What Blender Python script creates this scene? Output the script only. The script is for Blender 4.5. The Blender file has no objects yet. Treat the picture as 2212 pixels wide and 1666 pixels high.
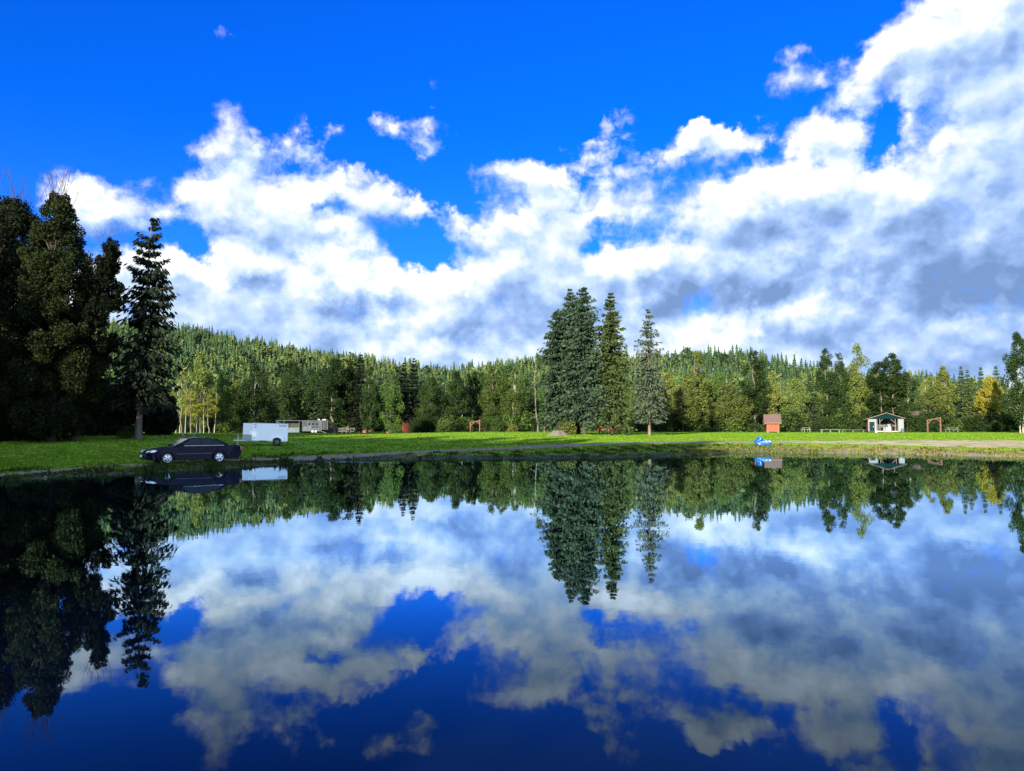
import bpy, bmesh, math, random
import numpy as np
from mathutils import Vector, Matrix
R = math.radians
scn = bpy.context.scene
COL = scn.collection

# ------------------------------------------------------------------ camera
F, CX, CY, HOR, CAMH = 1671.0, 1106.0, 833.0, 927.0, 2.0     # measured on the photograph at 2212 px width
PITCH = math.atan((HOR - CY) / F)
cam_d = bpy.data.cameras.new('camera')
cam_d.sensor_width = 36.0
cam_d.lens = 36.0 * F / 2212.0
cam_d.clip_start, cam_d.clip_end = 0.1, 6000
cam = bpy.data.objects.new('camera', cam_d); COL.objects.link(cam)
cam.location = (0, 0, CAMH)
cam.rotation_euler = (R(90) + PITCH, 0, 0)
scn.camera = cam

def ray(px, py):
    u, v = (px - CX) / F, (CY - py) / F
    return np.array([u, math.cos(PITCH) - v * math.sin(PITCH), math.sin(PITCH) + v * math.cos(PITCH)])
def at(px, py, D):                      # the point seen at a pixel, at ground depth D
    r = ray(px, py); return np.array([0, 0, CAMH]) + r * (D / r[1])
def azel(px, py):
    r = ray(px, py); r = r / np.linalg.norm(r)
    return math.degrees(math.atan2(r[0], r[1])), math.degrees(math.asin(r[2]))

# ------------------------------------------------------------------ view, sun
scn.view_settings.view_transform = 'Standard'
scn.view_settings.look = 'None'
scn.view_settings.gamma = 1.0
scn.view_settings.exposure = 2.0
scn.cycles.max_bounces = 6
scn.cycles.diffuse_bounces = 2
scn.cycles.glossy_bounces = 3
scn.cycles.transparent_max_bounces = 6
SUN_EL, SUN_HEAD = 15.0, 25.0            # light travels towards +Y, turned 25 degrees to the right
hx, hy = math.sin(R(SUN_HEAD)), math.cos(R(SUN_HEAD))
sun_d = bpy.data.lights.new('sun', 'SUN'); sun_d.energy = 5.0; sun_d.angle = R(0.5); sun_d.color = (1.0, 0.89, 0.64)
sun = bpy.data.objects.new('sun', sun_d); COL.objects.link(sun)
sdir = Vector((hx * math.cos(R(SUN_EL)), hy * math.cos(R(SUN_EL)), -math.sin(R(SUN_EL))))
sun.rotation_euler = sdir.to_track_quat('-Z', 'Y').to_euler()
sun.location = (-60, -120, 80)

# ------------------------------------------------------------------ world: sky and clouds
world = bpy.data.worlds.new('World'); scn.world = world
world.use_nodes = True
try:
    world.cycles.sampling_method = 'MANUAL'; world.cycles.sample_map_resolution = 512
except Exception: pass
class NB:
    def __init__(s, nt): s.nt = nt
    def n(s, t, **k):
        x = s.nt.nodes.new(t)
        for a, b in k.items(): setattr(x, a, b)
        return x
    def put(s, sock, v):
        if hasattr(v, 'is_output') : s.nt.links.new(v, sock)
        else: sock.default_value = v
    def m(s, op, a, b=0.0, c=0.0, clamp=False):
        x = s.n('ShaderNodeMath', operation=op, use_clamp=clamp)
        for i, v in enumerate((a, b, c)): s.put(x.inputs[i], v)
        return x.outputs[0]
    def vm(s, op, a, b=(0, 0, 0)):
        x = s.n('ShaderNodeVectorMath', operation=op)
        s.put(x.inputs[0], a); 
        if op == 'SCALE': s.put(x.inputs['Scale'], b)
        else: s.put(x.inputs[1], b)
        return x.outputs[0]
    def noise(s, vec, scale, detail=4, rough=.55, dist=0.0, dim='3D', lac=2.0):
        x = s.n('ShaderNodeTexNoise', noise_dimensions=dim)
        s.put(x.inputs['Vector'], vec)
        for k, v in (('Scale', scale), ('Detail', detail), ('Roughness', rough), ('Distortion', dist), ('Lacunarity', lac)): x.inputs[k].default_value = v
        return x
    def mapr(s, v, a, b, c=0.0, d=1.0, kind='SMOOTHSTEP'):
        x = s.n('ShaderNodeMapRange', interpolation_type=kind)
        s.put(x.inputs[0], v)
        for i, q in enumerate((a, b, c, d)): x.inputs[1 + i].default_value = q
        return x.outputs[0]
    def mix(s, f, a, b, mode='MIX'):
        x = s.n('ShaderNodeMix', data_type='RGBA', blend_type=mode)
        s.put(x.inputs[0], f)
        for i, v in ((6, a), (7, b)):
            if isinstance(v, tuple) and len(v) == 3: v = v + (1,)
            s.put(x.inputs[i], v)
        return x.outputs[2]

CLOUDS = [ # px, py, rx, ry, turn, weight
 (560,650,340,170,0,1.9),(330,640,190,70,0,1.6),(405,425,150,105,-12,1.3),(620,425,110,80,0,1.25),(770,520,200,130,10,1.2),(720,400,90,60,0,.6),
 (880,450,150,45,18,1.1),(760,360,110,30,0,.35),(1100,760,1600,190,0,1.42),(1100,830,1600,120,0,.9),(1180,440,200,150,0,1.15),(1090,600,230,130,0,1.1),
 (1390,400,240,130,0,.75),(1500,560,360,150,0,1.12),(1750,400,200,150,-10,1.45),(2080,400,230,260,0,1.7),(2160,150,150,190,0,1.6),
 (2230,40,120,150,0,1.3),(1930,540,420,140,0,1.8),(2000,650,380,90,0,1.0),(1600,640,320,80,0,.9),(1350,690,220,70,0,.8),(740,690,220,70,0,.5),(890,278,105,48,8,1.4),(912,347,60,40,0,1.15),(490,310,64,84,0,1.1),(600,300,190,45,-10,.75),
 (680,320,150,44,-14,1.05),(220,445,100,44,0,.75),(230,480,90,34,0,.9),(1705,172,80,46,-30,1.4),(1310,258,80,40,0,1.15),(1600,290,70,40,0,1.1),(1520,270,70,34,0,1.0),
 (1450,330,260,60,0,.8),(1920,70,150,56,-30,1.2),(1960,170,90,70,-20,1.0),(2050,110,80,80,0,.6),(1060,360,120,40,0,.7),(1130,690,400,70,0,.5),
 (400,525,120,55,0,-1.7),(905,535,135,56,8,-1.45),(1000,430,70,60,20,-.3),(700,452,38,24,0,-.9),(1340,512,130,34,-6,-1.2),(1900,330,34,120,10,-.8),
 (1000,745,50,40,0,-.6),(1140,762,80,26,0,-.7),(830,770,80,30,0,-.2),(1075,455,60,80,0,-.35),(1250,350,80,40,0,-.4),(1480,250,400,60,0,-.5),
]
GREYS = [ (740,690,170,60,0,.5),(570,610,150,45,10,.65),(1100,690,220,50,0,.4),(2010,590,380,75,-8,1.0),(2090,645,190,40,0,.8),(1540,640,260,55,-6,.7),
 (1700,520,130,50,0,.5),(2000,460,220,80,-10,.4),(1400,710,120,60,0,.45),(700,525,140,40,0,.4),(960,700,180,60,0,.35),(470,640,110,60,0,.35),(1700,740,180,40,0,.35),(2130,740,200,50,0,.4),
 (1810,648,170,62,-8,-1.3),(840,625,130,70,10,-1.2),(1530,705,110,60,0,-.9),(640,565,180,60,8,-.9),(450,570,90,50,0,-.8),(620,430,90,50,0,-.6),(1760,360,150,80,0,-.6),
 (1990,300,80,120,25,-.5),(1350,620,50,50,0,-.7),(900,755,160,40,0,-.6),(1650,690,80,40,0,-.5),(1180,440,200,100,0,-.3),(560,650,160,40,0,-.5) ]

def build_world():
    g = bpy.data.node_groups.new('cloud_density', 'ShaderNodeTree')
    g.interface.new_socket('P', in_out='INPUT', socket_type='NodeSocketVector')
    g.interface.new_socket('Density', in_out='OUTPUT', socket_type='NodeSocketFloat')
    g.interface.new_socket('Smooth', in_out='OUTPUT', socket_type='NodeSocketFloat')
    b = NB(g)
    gi, go = b.n('NodeGroupInput'), b.n('NodeGroupOutput')
    P = gi.outputs[0]
    def blobs(b, P, lst, base):
        acc = base
        for (px, py, rx, ry, rot, w) in lst:
            a, e = azel(px, py)
            k = math.degrees(1 / F)
            mp = b.n('ShaderNodeMapping', vector_type='TEXTURE')
            b.put(mp.inputs[0], P)
            mp.inputs['Location'].default_value = (a, e, 0)
            mp.inputs['Rotation'].default_value = (0, 0, R(-rot))
            mp.inputs['Scale'].default_value = (rx * k * 1.35, ry * k * 1.35, 1e4)
            gr = b.n('ShaderNodeTexGradient', gradient_type='SPHERICAL')
            b.put(gr.inputs[0], mp.outputs[0])
            acc = b.m('MULTIPLY_ADD', gr.outputs['Fac'], w, acc)
        return acc
    w1 = b.noise(P, .16, 2, .5, dim='2D').outputs['Color']
    w2 = b.noise(P, .55, 5, .6, dim='2D').outputs['Color']
    Pw = b.vm('ADD', P, b.vm('SCALE', b.vm('SUBTRACT', w1, (.5, .5, .5)), 2.4))
    Pw = b.vm('ADD', Pw, b.vm('SCALE', b.vm('SUBTRACT', w2, (.5, .5, .5)), 2.0))
    sx = b.n('ShaderNodeSeparateXYZ'); b.put(sx.inputs[0], P)
    # far to the sides and behind, outside the photograph, broken cloud thickened to add fill light
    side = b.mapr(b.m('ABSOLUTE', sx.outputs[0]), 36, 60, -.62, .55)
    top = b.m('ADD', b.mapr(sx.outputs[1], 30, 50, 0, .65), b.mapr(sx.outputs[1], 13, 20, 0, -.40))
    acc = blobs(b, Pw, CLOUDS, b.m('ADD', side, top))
    def billow(vec, scale, det, ro):
        v = b.n('ShaderNodeTexVoronoi', voronoi_dimensions='2D', feature='SMOOTH_F1', normalize=True)
        v.inputs['Scale'].default_value = scale; v.inputs['Detail'].default_value = det; v.inputs['Roughness'].default_value = ro
        v.inputs['Lacunarity'].default_value = 2.1; v.inputs['Smoothness'].default_value = .22
        b.put(v.inputs['Vector'], vec); return b.m('SUBTRACT', 1.0, v.outputs['Distance'])
    st = b.vm('MULTIPLY', P, (1.0, 1.25, 1))
    st = b.vm('ADD', st, b.vm('SCALE', b.vm('SUBTRACT', b.noise(P, .8, 5, .6, dim='2D').outputs['Color'], (.5, .5, .5)), 1.1))
    n1 = b.noise(st, .11, 6, .5, dim='2D').outputs[0]
    n2 = b.noise(st, .6, 9, .64, dim='2D').outputs[0]
    p1 = billow(st, .17, 3, .52)
    acc = b.m('MINIMUM', acc, 1.0)
    d = b.m('MULTIPLY_ADD', b.m('SUBTRACT', n1, .5), 1.7, acc)
    d = b.m('MULTIPLY_ADD', b.m('SUBTRACT', p1, .64), 2.6, d)
    b.put(go.inputs[1], d)
    d = b.m('MULTIPLY_ADD', b.m('SUBTRACT', n2, .5), 1.0, d)
    b.put(go.inputs[0], d)

    nt = world.node_tree; nt.nodes.clear()
    b = NB(nt)
    tc = b.n('ShaderNodeTexCoord')
    s = b.n('ShaderNodeSeparateXYZ'); b.put(s.inputs[0], tc.outputs['Generated'])
    az = b.m('MULTIPLY', b.m('ARCTAN2', s.outputs[0], s.outputs[1]), 57.29578)
    el = b.m('MULTIPLY', b.m('ARCSINE', s.outputs[2]), 57.29578)
    c = b.n('ShaderNodeCombineXYZ'); b.put(c.inputs[0], az); b.put(c.inputs[1], el)
    P = c.outputs[0]
    def dens(p):
        x = b.n('ShaderNodeGroup'); x.node_tree = g; b.put(x.inputs[0], p); return x.outputs[0], x.outputs[1]
    d0, s0 = dens(P)
    d1, s1 = dens(b.vm('ADD', P, (-.6, 1.15, 0)))
    alpha = b.mapr(d0, -.14, .68)
    b.put(alpha.node.inputs[2], b.mapr(b.noise(P, .13, 3, .6, dim='2D').outputs[0], .38, .62, .50, 1.15))
    lit = b.m('ADD', b.m('MULTIPLY', b.m('SUBTRACT', s0, s1), .55), b.m('MULTIPLY', b.m('SUBTRACT', d0, d1), .16))
    grey = blobs(b, b.vm('ADD', P, b.vm('SCALE', b.vm('SUBTRACT', b.noise(P, .25, 6, .6, dim='2D').outputs['Color'], (.5, .5, .5)), 7.0)), GREYS, 0.0)
    thick = b.mapr(d0, .3, 1.6, 0, .15)
    sh = b.m('ADD', lit, .66)
    sh = b.m('SUBTRACT', sh, thick)
    sh = b.m('SUBTRACT', sh, b.m('MULTIPLY', grey, .52))
    sh = b.m('MULTIPLY', sh, .70, clamp=True)
    ramp = b.n('ShaderNodeValToRGB')
    els = ramp.color_ramp.elements
    els[0].position = 0.0; els[0].color = (.20, .33, .62, 1)
    els[1].position = 1.0; els[1].color = (1.45, 1.45, 1.45, 1)
    for q, cc in ((.22, (.33, .51, .90, 1)), (.44, (.60, .78, 1.03, 1)), (.70, (1.05, 1.08, 1.12, 1))):
        e = els.new(q); e.color = cc
    b.put(ramp.inputs[0], sh)
    sky = b.n('ShaderNodeTexSky', sky_type='NISHITA')
    sky.sun_disc = False; sky.sun_elevation = R(SUN_EL); sky.sun_rotation = R(180 + SUN_HEAD)
    sky.air_density = 1.0; sky.dust_density = .3; sky.ozone_density = 3.0
    # the saturated azure of the photograph: the physical sky, tinted
    blue = b.mix(1.0, sky.outputs[0], (.012, .42, 1.50), 'MULTIPLY')
    blue = b.mix(b.mapr(el, 2, 22, .30, 0), blue, (.76, 2.2, 4.4))
    cl = b.mix(1.0, ramp.outputs[0], (CLOUD_K,) * 3, 'MULTIPLY')
    # unseen clouds behind the camera and overhead, brightened to add fill light
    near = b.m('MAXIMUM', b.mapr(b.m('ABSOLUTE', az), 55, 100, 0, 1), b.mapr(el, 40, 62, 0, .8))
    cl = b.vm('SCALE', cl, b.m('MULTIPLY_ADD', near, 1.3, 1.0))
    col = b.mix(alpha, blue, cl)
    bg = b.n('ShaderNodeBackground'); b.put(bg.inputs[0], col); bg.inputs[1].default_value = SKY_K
    out = b.n('ShaderNodeOutputWorld'); b.put(out.inputs[0], bg.outputs[0])
SKY_K = 0.05
CLOUD_K = 0.262 / SKY_K
build_world()

# ------------------------------------------------------------------ helpers
def tag(o, label=None, cat=None, group=None, kind=None):
    for k, v in (('label', label), ('category', cat), ('group', group), ('kind', kind)):
        if v: o[k] = v
    return o
def empty(name, loc=(0, 0, 0), rz=0.0, label=None, cat=None, group=None, scale=None):
    o = bpy.data.objects.new(name, None); COL.objects.link(o)
    o.location = [float(q) for q in loc]; o.rotation_euler = (0, 0, rz); o.empty_display_size = .3
    if scale: o.scale = scale
    return tag(o, label, cat, group)
def raw_mesh(name, V, faces, smooth=False):
    """faces: list of (n x k) index arrays or a list of index tuples"""
    me = bpy.data.meshes.new(name)
    V = np.asarray(V, dtype=np.float32)
    me.vertices.add(len(V)); me.vertices.foreach_set('co', V.ravel())
    idx, sizes = [], []
    for f in faces:
        f = np.asarray(f, dtype=np.int32)
        if f.ndim == 1: f = f[None, :]
        idx.append(f.ravel()); sizes.append(np.full(len(f), f.shape[1], dtype=np.int32))
    idx = np.concatenate(idx); sizes = np.concatenate(sizes)
    me.loops.add(len(idx)); me.loops.foreach_set('vertex_index', idx)
    me.polygons.add(len(sizes))
    me.polygons.foreach_set('loop_start', np.concatenate([[0], np.cumsum(sizes)[:-1]]).astype(np.int32))
    me.polygons.foreach_set('loop_total', sizes)
    if smooth: me.polygons.foreach_set('use_smooth', np.ones(len(sizes), dtype=bool))
    me.update(calc_edges=True); me.validate()
    return me
def link(name, me, mat=None, parent=None, loc=None):
    o = bpy.data.objects.new(name, me); COL.objects.link(o)
    if mat is not None and not me.materials: me.materials.append(mat)
    if parent: o.parent = parent
    if loc is not None: o.location = loc
    return o
class MB:                                # collects boxes, bars, tubes ... ; build() links them as ONE mesh object
    def __init__(s): s.bm = bmesh.new()
    def box(s, x0, x1, y0, y1, z0, z1):
        v = [s.bm.verts.new(p) for p in ((x0,y0,z0),(x1,y0,z0),(x1,y1,z0),(x0,y1,z0),(x0,y0,z1),(x1,y0,z1),(x1,y1,z1),(x0,y1,z1))]
        for f in ((3,2,1,0),(4,5,6,7),(0,1,5,4),(1,2,6,5),(2,3,7,6),(3,0,4,7)): s.bm.faces.new([v[i] for i in f])
        return s
    def bar(s, a, b, w, h, up=(0, 0, 1)):
        a, b = Vector(a), Vector(b); d = (b - a).normalized()
        side = d.cross(Vector(up))
        if side.length < 1e-4: side = d.cross(Vector((0, 1, 0)))
        side.normalize(); u = side.cross(d)
        P = []
        for c in (a, b):
            for i, j in ((-1, -1), (1, -1), (1, 1), (-1, 1)): P.append(s.bm.verts.new(c + side * (w / 2 * i) + u * (h / 2 * j)))
        for f in ((3,2,1,0),(4,5,6,7),(0,1,5,4),(1,2,6,5),(2,3,7,6),(3,0,4,7)): s.bm.faces.new([P[i] for i in f])
        return s
    def tube(s, pts, rad, n=8, cap=True):
        pts = [Vector(p) for p in pts]
        rad = rad if isinstance(rad, (list, tuple)) else [rad] * len(pts)
        rings = []
        for i, p in enumerate(pts):
            d = (pts[min(i + 1, len(pts) - 1)] - pts[max(i - 1, 0)]).normalized()
            a = d.cross(Vector((0, 0, 1)) if abs(d.z) < .9 else Vector((1, 0, 0))).normalized(); b2 = d.cross(a)
            rings.append([s.bm.verts.new(p + a * (rad[i] * math.cos(2 * math.pi * k / n)) + b2 * (rad[i] * math.sin(2 * math.pi * k / n))) for k in range(n)])
        for r0, r1 in zip(rings, rings[1:]):
            for k in range(n): s.bm.faces.new((r0[k], r0[(k + 1) % n], r1[(k + 1) % n], r1[k]))
        if cap: s.bm.faces.new(rings[0][::-1]); s.bm.faces.new(rings[-1])
        return s
    def disc_y(s, x, z, prof, n=24):      # lathe about the y axis; prof = [(radius, y)]
        rings = []
        for r, y in prof:
            rings.append([s.bm.verts.new((x + r * math.cos(2 * math.pi * k / n), y, z + r * math.sin(2 * math.pi * k / n))) for k in range(n)])
        for r0, r1 in zip(rings, rings[1:]):
            for k in range(n): s.bm.faces.new((r0[k], r0[(k + 1) % n], r1[(k + 1) % n], r1[k]))
        s.bm.faces.new(rings[0][::-1]); s.bm.faces.new(rings[-1])
        return s
    def poly(s, pts):
        s.bm.faces.new([s.bm.verts.new(p) for p in pts]); return s
    def slab(s, pts, d):                  # a polygon given a thickness d (vector)
        a = [s.bm.verts.new(p) for p in pts]; b = [s.bm.verts.new(Vector(p) + Vector(d)) for p in pts]
        s.bm.faces.new(a[::-1]); s.bm.faces.new(b)
        for i in range(len(a)): j = (i + 1) % len(a); s.bm.faces.new((a[i], a[j], b[j], b[i]))
        return s
    def build(s, name, mat, parent=None, bevel=0.0, smooth=False, loc=None):
        bmesh.ops.recalc_face_normals(s.bm, faces=s.bm.faces)
        if bevel:
            bmesh.ops.bevel(s.bm, geom=[e for e in s.bm.edges if len(e.link_faces) == 2 and e.calc_face_angle(0) > .5], offset=bevel, segments=1, affect='EDGES', clamp_overlap=True)
        me = bpy.data.meshes.new(name); s.bm.to_mesh(me); s.bm.free()
        if smooth:
            for p in me.polygons: p.use_smooth = True
        return link(name, me, mat, parent, loc)
def lettering(name, text, size, mat, parent, loc, rot, extrude=.004, space=1.0, sx=1.0):
    cu = bpy.data.curves.new(name, 'FONT'); cu.body = text; cu.size = size; cu.extrude = extrude
    cu.align_x, cu.align_y = 'CENTER', 'CENTER'; cu.space_character = space; cu.offset = size * .02
    t = bpy.data.objects.new(name, cu); COL.objects.link(t)
    bpy.context.view_layer.update()
    me = bpy.data.meshes.new_from_object(t.evaluated_get(bpy.context.evaluated_depsgraph_get()))
    bpy.data.objects.remove(t); bpy.data.curves.remove(cu)
    o = link(name, me, mat, parent, loc); o.rotation_euler = rot; o.scale = (sx, 1, 1); return o
def copy_tree(o, parent=None):
    c = o.copy(); COL.objects.link(c)
    if parent: c.parent = parent
    for ch in list(o.children): copy_tree(ch, c)
    return c

# ------------------------------------------------------------------ materials
MATS = {}
def mat(name, col, rough=.6, metal=0.0, var=.15, scale=6.0, bump=0.0, spec=.4, coat=0.0, stretch=(1, 1, 1), detail=5):
    if name in MATS: return MATS[name]
    m = bpy.data.materials.new(name); m.use_nodes = True; nt = m.node_tree; b = NB(nt)
    p = nt.nodes['Principled BSDF']
    tc = b.n('ShaderNodeTexCoord')
    v = b.vm('MULTIPLY', tc.outputs['Object'], stretch)
    n = b.noise(v, scale, detail, .6).outputs[0]
    lo = tuple(c * (1 - var) for c in col); hi = tuple(min(1, c * (1 + var)) for c in col)
    b.put(p.inputs['Base Color'], b.mix(b.mapr(n, .3, .7, kind='LINEAR'), lo, hi))
    p.inputs['Roughness'].default_value = rough; p.inputs['Metallic'].default_value = metal
    p.inputs['Specular IOR Level'].default_value = spec; p.inputs['Coat Weight'].default_value = coat
    p.inputs['Coat Roughness'].default_value = .03
    if bump:
        bp = b.n('ShaderNodeBump'); bp.inputs['Strength'].default_value = bump; bp.inputs['Distance'].default_value = .02
        b.put(bp.inputs['Height'], n); b.put(p.inputs['Normal'], bp.outputs[0])
    MATS[name] = m; return m
def foliage(name, dark, light, trans=.25, objvar=.25):
    m = bpy.data.materials.new(name); m.use_nodes = True; nt = m.node_tree; nt.nodes.clear(); b = NB(nt)
    geo = b.n('ShaderNodeNewGeometry'); oi = b.n('ShaderNodeObjectInfo'); tc = b.n('ShaderNodeTexCoord')
    cl = b.noise(tc.outputs['Object'], .55, 3, .6).outputs[0]
    f = b.m('ADD', b.m('MULTIPLY', geo.outputs['Random Per Island'], .65), b.m('MULTIPLY', b.mapr(cl, .35, .65, kind='LINEAR'), .35))
    c = b.mix(f, dark, light)
    h = b.n('ShaderNodeHueSaturation'); b.put(h.inputs['Color'], c)
    b.put(h.inputs['Value'], b.mapr(oi.outputs['Random'], 0, 1, 1 - objvar, 1 + objvar, 'LINEAR'))
    b.put(h.inputs['Hue'], b.mapr(b.m('FRACT', b.m('MULTIPLY', oi.outputs['Random'], 7.31)), 0, 1, .485, .51, 'LINEAR'))
    d = b.n('ShaderNodeBsdfPrincipled'); b.put(d.inputs['Base Color'], h.outputs[0]); d.inputs['Roughness'].default_value = .7; d.inputs['Specular IOR Level'].default_value = .06
    t = b.n('ShaderNodeBsdfTranslucent'); b.put(t.inputs[0], h.outputs[0])
    mx = b.n('ShaderNodeMixShader'); mx.inputs[0].default_value = trans
    b.put(mx.inputs[1], d.outputs[0]); b.put(mx.inputs[2], t.outputs[0])
    o = b.n('ShaderNodeOutputMaterial'); b.put(o.inputs[0], mx.outputs[0])
    MATS[name] = m; return m

foliage('leaf_dark', (.006, .015, .006), (.026, .048, .013))
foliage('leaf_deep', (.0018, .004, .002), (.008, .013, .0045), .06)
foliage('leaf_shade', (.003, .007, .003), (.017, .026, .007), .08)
foliage('leaf_green', (.016, .042, .011), (.066, .104, .024))
foliage('leaf_light', (.042, .074, .016), (.135, .158, .042))
foliage('leaf_gold', (.10, .105, .012), (.26, .235, .028))
foliage('leaf_olive', (.036, .066, .016), (.135, .165, .045))
foliage('needle_dark', (.010, .022, .012), (.032, .056, .026), .08)
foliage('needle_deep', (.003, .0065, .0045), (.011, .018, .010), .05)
foliage('needle_blue', (.016, .034, .023), (.050, .082, .050), .08)
foliage('needle_grey', (.018, .030, .021), (.052, .070, .047), .10)
foliage('needle_green', (.018, .038, .013), (.066, .090, .030), .10)
foliage('needle_hill', (.024, .048, .016), (.09, .12, .04), .10)
foliage('hill_leaf', (.055, .085, .022), (.16, .18, .06), .2)
foliage('hill_mix', (.026, .052, .020), (.105, .135, .046), .12, 0)
foliage('weed', (.012, .028, .008), (.050, .085, .018), .2, 0)
foliage('sedge', (.055, .070, .018), (.17, .15, .045), .2, 0)
foliage('grass_blade', (.040, .105, .006), (.125, .225, .012), .3, 0)
bark_birch = mat('birch_bark', (.20, .19, .165), .8, var=.35, scale=3, stretch=(1, 1, 4))
bark_grey = mat('grey_bark', (.085, .072, .062), .9, var=.4, scale=5, stretch=(1, 1, .3), bump=.6)
bark_dark = mat('dark_bark', (.030, .024, .021), .9, var=.4, scale=5, stretch=(1, 1, .3), bump=.6)
bark_pink = mat('weathered_bark', (.10, .078, .066), .9, var=.35, scale=4, stretch=(1, 1, .25), bump=.7)

# ------------------------------------------------------------------ terrain
YS = [-300, -50, 0, 20, 30, 40, 55, 63, 80, 100, 130, 150, 185, 4000]
ZS = [1.4, 1.1, .35, .12, .08, .11, .24, .33, .63, 1.17, 1.47, 1.48, 1.53, 1.53]
SHPX = [(-200,1062),(0,1040),(150,1031),(300,1023),(415,1017),(520,1010),(617,1001),(750,994),(900,992),(1100,991),(1300,990),(1480,985),(1570,979),(1700,979),(1900,981),(2050,984),(2212,988),(2400,996)]
def shore_pt(px, py):
    r = ray(px, py); t = -CAMH / r[2]; return (r[0] * t, r[1] * t)
SHORE = [shore_pt(*p) for p in SHPX] + [(44, 38), (46, 24), (36, 10), (20, 3.2), (8, 2.0), (0, 1.7), (-5, 1.9), (-10, 6), (-15, 14)]
SH = np.array(SHORE)
def shore_dist(x, y):                    # > 0 on land
    x = np.asarray(x, float); y = np.asarray(y, float)
    best = np.full(x.shape, 1e9); inside = np.zeros(x.shape, bool)
    for i in range(len(SH)):
        ax, ay = SH[i]; bx, by = SH[(i + 1) % len(SH)]
        dx, dy = bx - ax, by - ay
        t = np.clip(((x - ax) * dx + (y - ay) * dy) / (dx * dx + dy * dy), 0, 1)
        best = np.minimum(best, np.hypot(x - ax - t * dx, y - ay - t * dy))
        c = ((ay > y) != (by > y)) & (x < (bx - ax) * (y - ay) / (by - ay + 1e-12) + ax)
        inside ^= c
    d = np.where(inside, -best, best)
    return d + .30 * np.sin(x * 1.1 + .6 * np.sin(y * .9)) * np.sin(y * .8 + 1) + .12 * np.sin(x * 3.7 + y * 2.9)
RIDGE = [(-900,700),(-300,680),(0,680),(180,700),(370,722),(450,734),(560,752),(690,778),(800,797),(900,812),(960,816),(1050,812),(1150,803),(1300,795),(1450,784),(1530,778),(1620,784),(1700,812),(1800,826),(1900,836),(2050,852),(2212,862),(2500,862),(3200,865)]
RX = np.array([(p[0] - CX) / F for p in RIDGE]); RZ = np.array([(HOR - p[1]) / F for p in RIDGE])
def ridge_at(s):
    e = np.interp(s, RX, RZ)
    Rd = np.interp(s, [-.6, -.1, .1, .6], [760, 620, 480, 430])
    return e, Rd
def ground_z(x, y):
    x = np.asarray(x, float); y = np.asarray(y, float)
    z = np.interp(y, YS, ZS)
    z = z + .45 * np.exp(-((x + 42) / 16) ** 2 - ((y - 82) / 14) ** 2) - .28 * np.clip((-10 - x) / 10, 0, 1) * np.clip((y - 110) / 40, 0, 1)
    z = z + .10 * np.exp(-((x - 11) / 9) ** 2 - ((y - 103) / 7) ** 2)
    s = x / np.maximum(y, 1.0)
    e, Rd = ridge_at(s)
    t = np.clip((y - 200) / (Rd - 200), 0, 1.0)
    up = (e * Rd + CAMH - 1.5) * (t ** 1.15)
    up = np.where(y > Rd, up * np.clip(1 - (y - Rd) / 500, .0, 1), up)
    z = z + np.where(y > 200, up, 0)
    z = z + np.where(y > 230, 1.5 * np.sin(x * .05) * np.sin(y * .043) * t, 0)
    return z
def zland(x, y):
    z = ground_z(x, y)
    d = shore_dist(x, y)
    zl = np.minimum(z, .02 + np.maximum(d, 0) * .09) 
    return np.where(d > 0, zl, np.maximum(-.03 + .18 * d, -1.6))
def gz(x, y): return float(zland(np.array([x]), np.array([y]))[0])
def hit(px, py):                         # where the ray through a pixel meets the field
    r = ray(px, py); lo, hi = 8.0, 260.0
    for _ in range(50):
        m = (lo + hi) / 2
        if CAMH + r[2] / r[1] * m > float(ground_z(np.array([r[0] / r[1] * m]), np.array([m]))[0]): lo = m
        else: hi = m
    return np.array([r[0] / r[1] * lo, lo, 0])
def spot(px, D, py=935):                 # ground point seen at column px, depth D
    p = at(px, py, D); return (p[0], p[1], gz(p[0], p[1]))

def axis(lo, hi, step, far, grow):
    a = list(np.arange(lo, hi + 1e-6, step)); s = step
    while a[-1] < far[1]: s *= grow; a.append(a[-1] + s)
    s = step; pre = []; q = lo
    while q > far[0]: s *= grow; q -= s; pre.append(q)
    return np.array(pre[::-1] + a)
gx = axis(-62, 90, .65, (-1500, 1500), 1.12)
gy = axis(-6, 112, .55, (-400, 2400), 1.10)
GX, GY = np.meshgrid(gx, gy)
rng = np.random.default_rng(5)
D_ = shore_dist(GX, GY); Zg = zland(GX, GY)
Zg += np.where((D_ > .2) & (GY < 150), .018 * np.sin(GX * 1.9 + 1.3 * np.sin(GY * .7)) * np.sin(GY * 1.3) + .02 * rng.standard_normal(GX.shape) * np.clip(D_ / 3, 0, .5), 0)
V = np.stack([GX, GY, Zg], -1).reshape(-1, 3)
ny, nx = GX.shape
ii = (np.arange(ny - 1)[:, None] * nx + np.arange(nx - 1)[None, :]).ravel()
me = raw_mesh('ground', V, [np.stack([ii, ii + 1, ii + nx + 1, ii + nx], 1)], True)
at_ = me.attributes.new('shore', 'FLOAT', 'POINT'); at_.data.foreach_set('value', D_.ravel().astype(np.float32))
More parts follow.
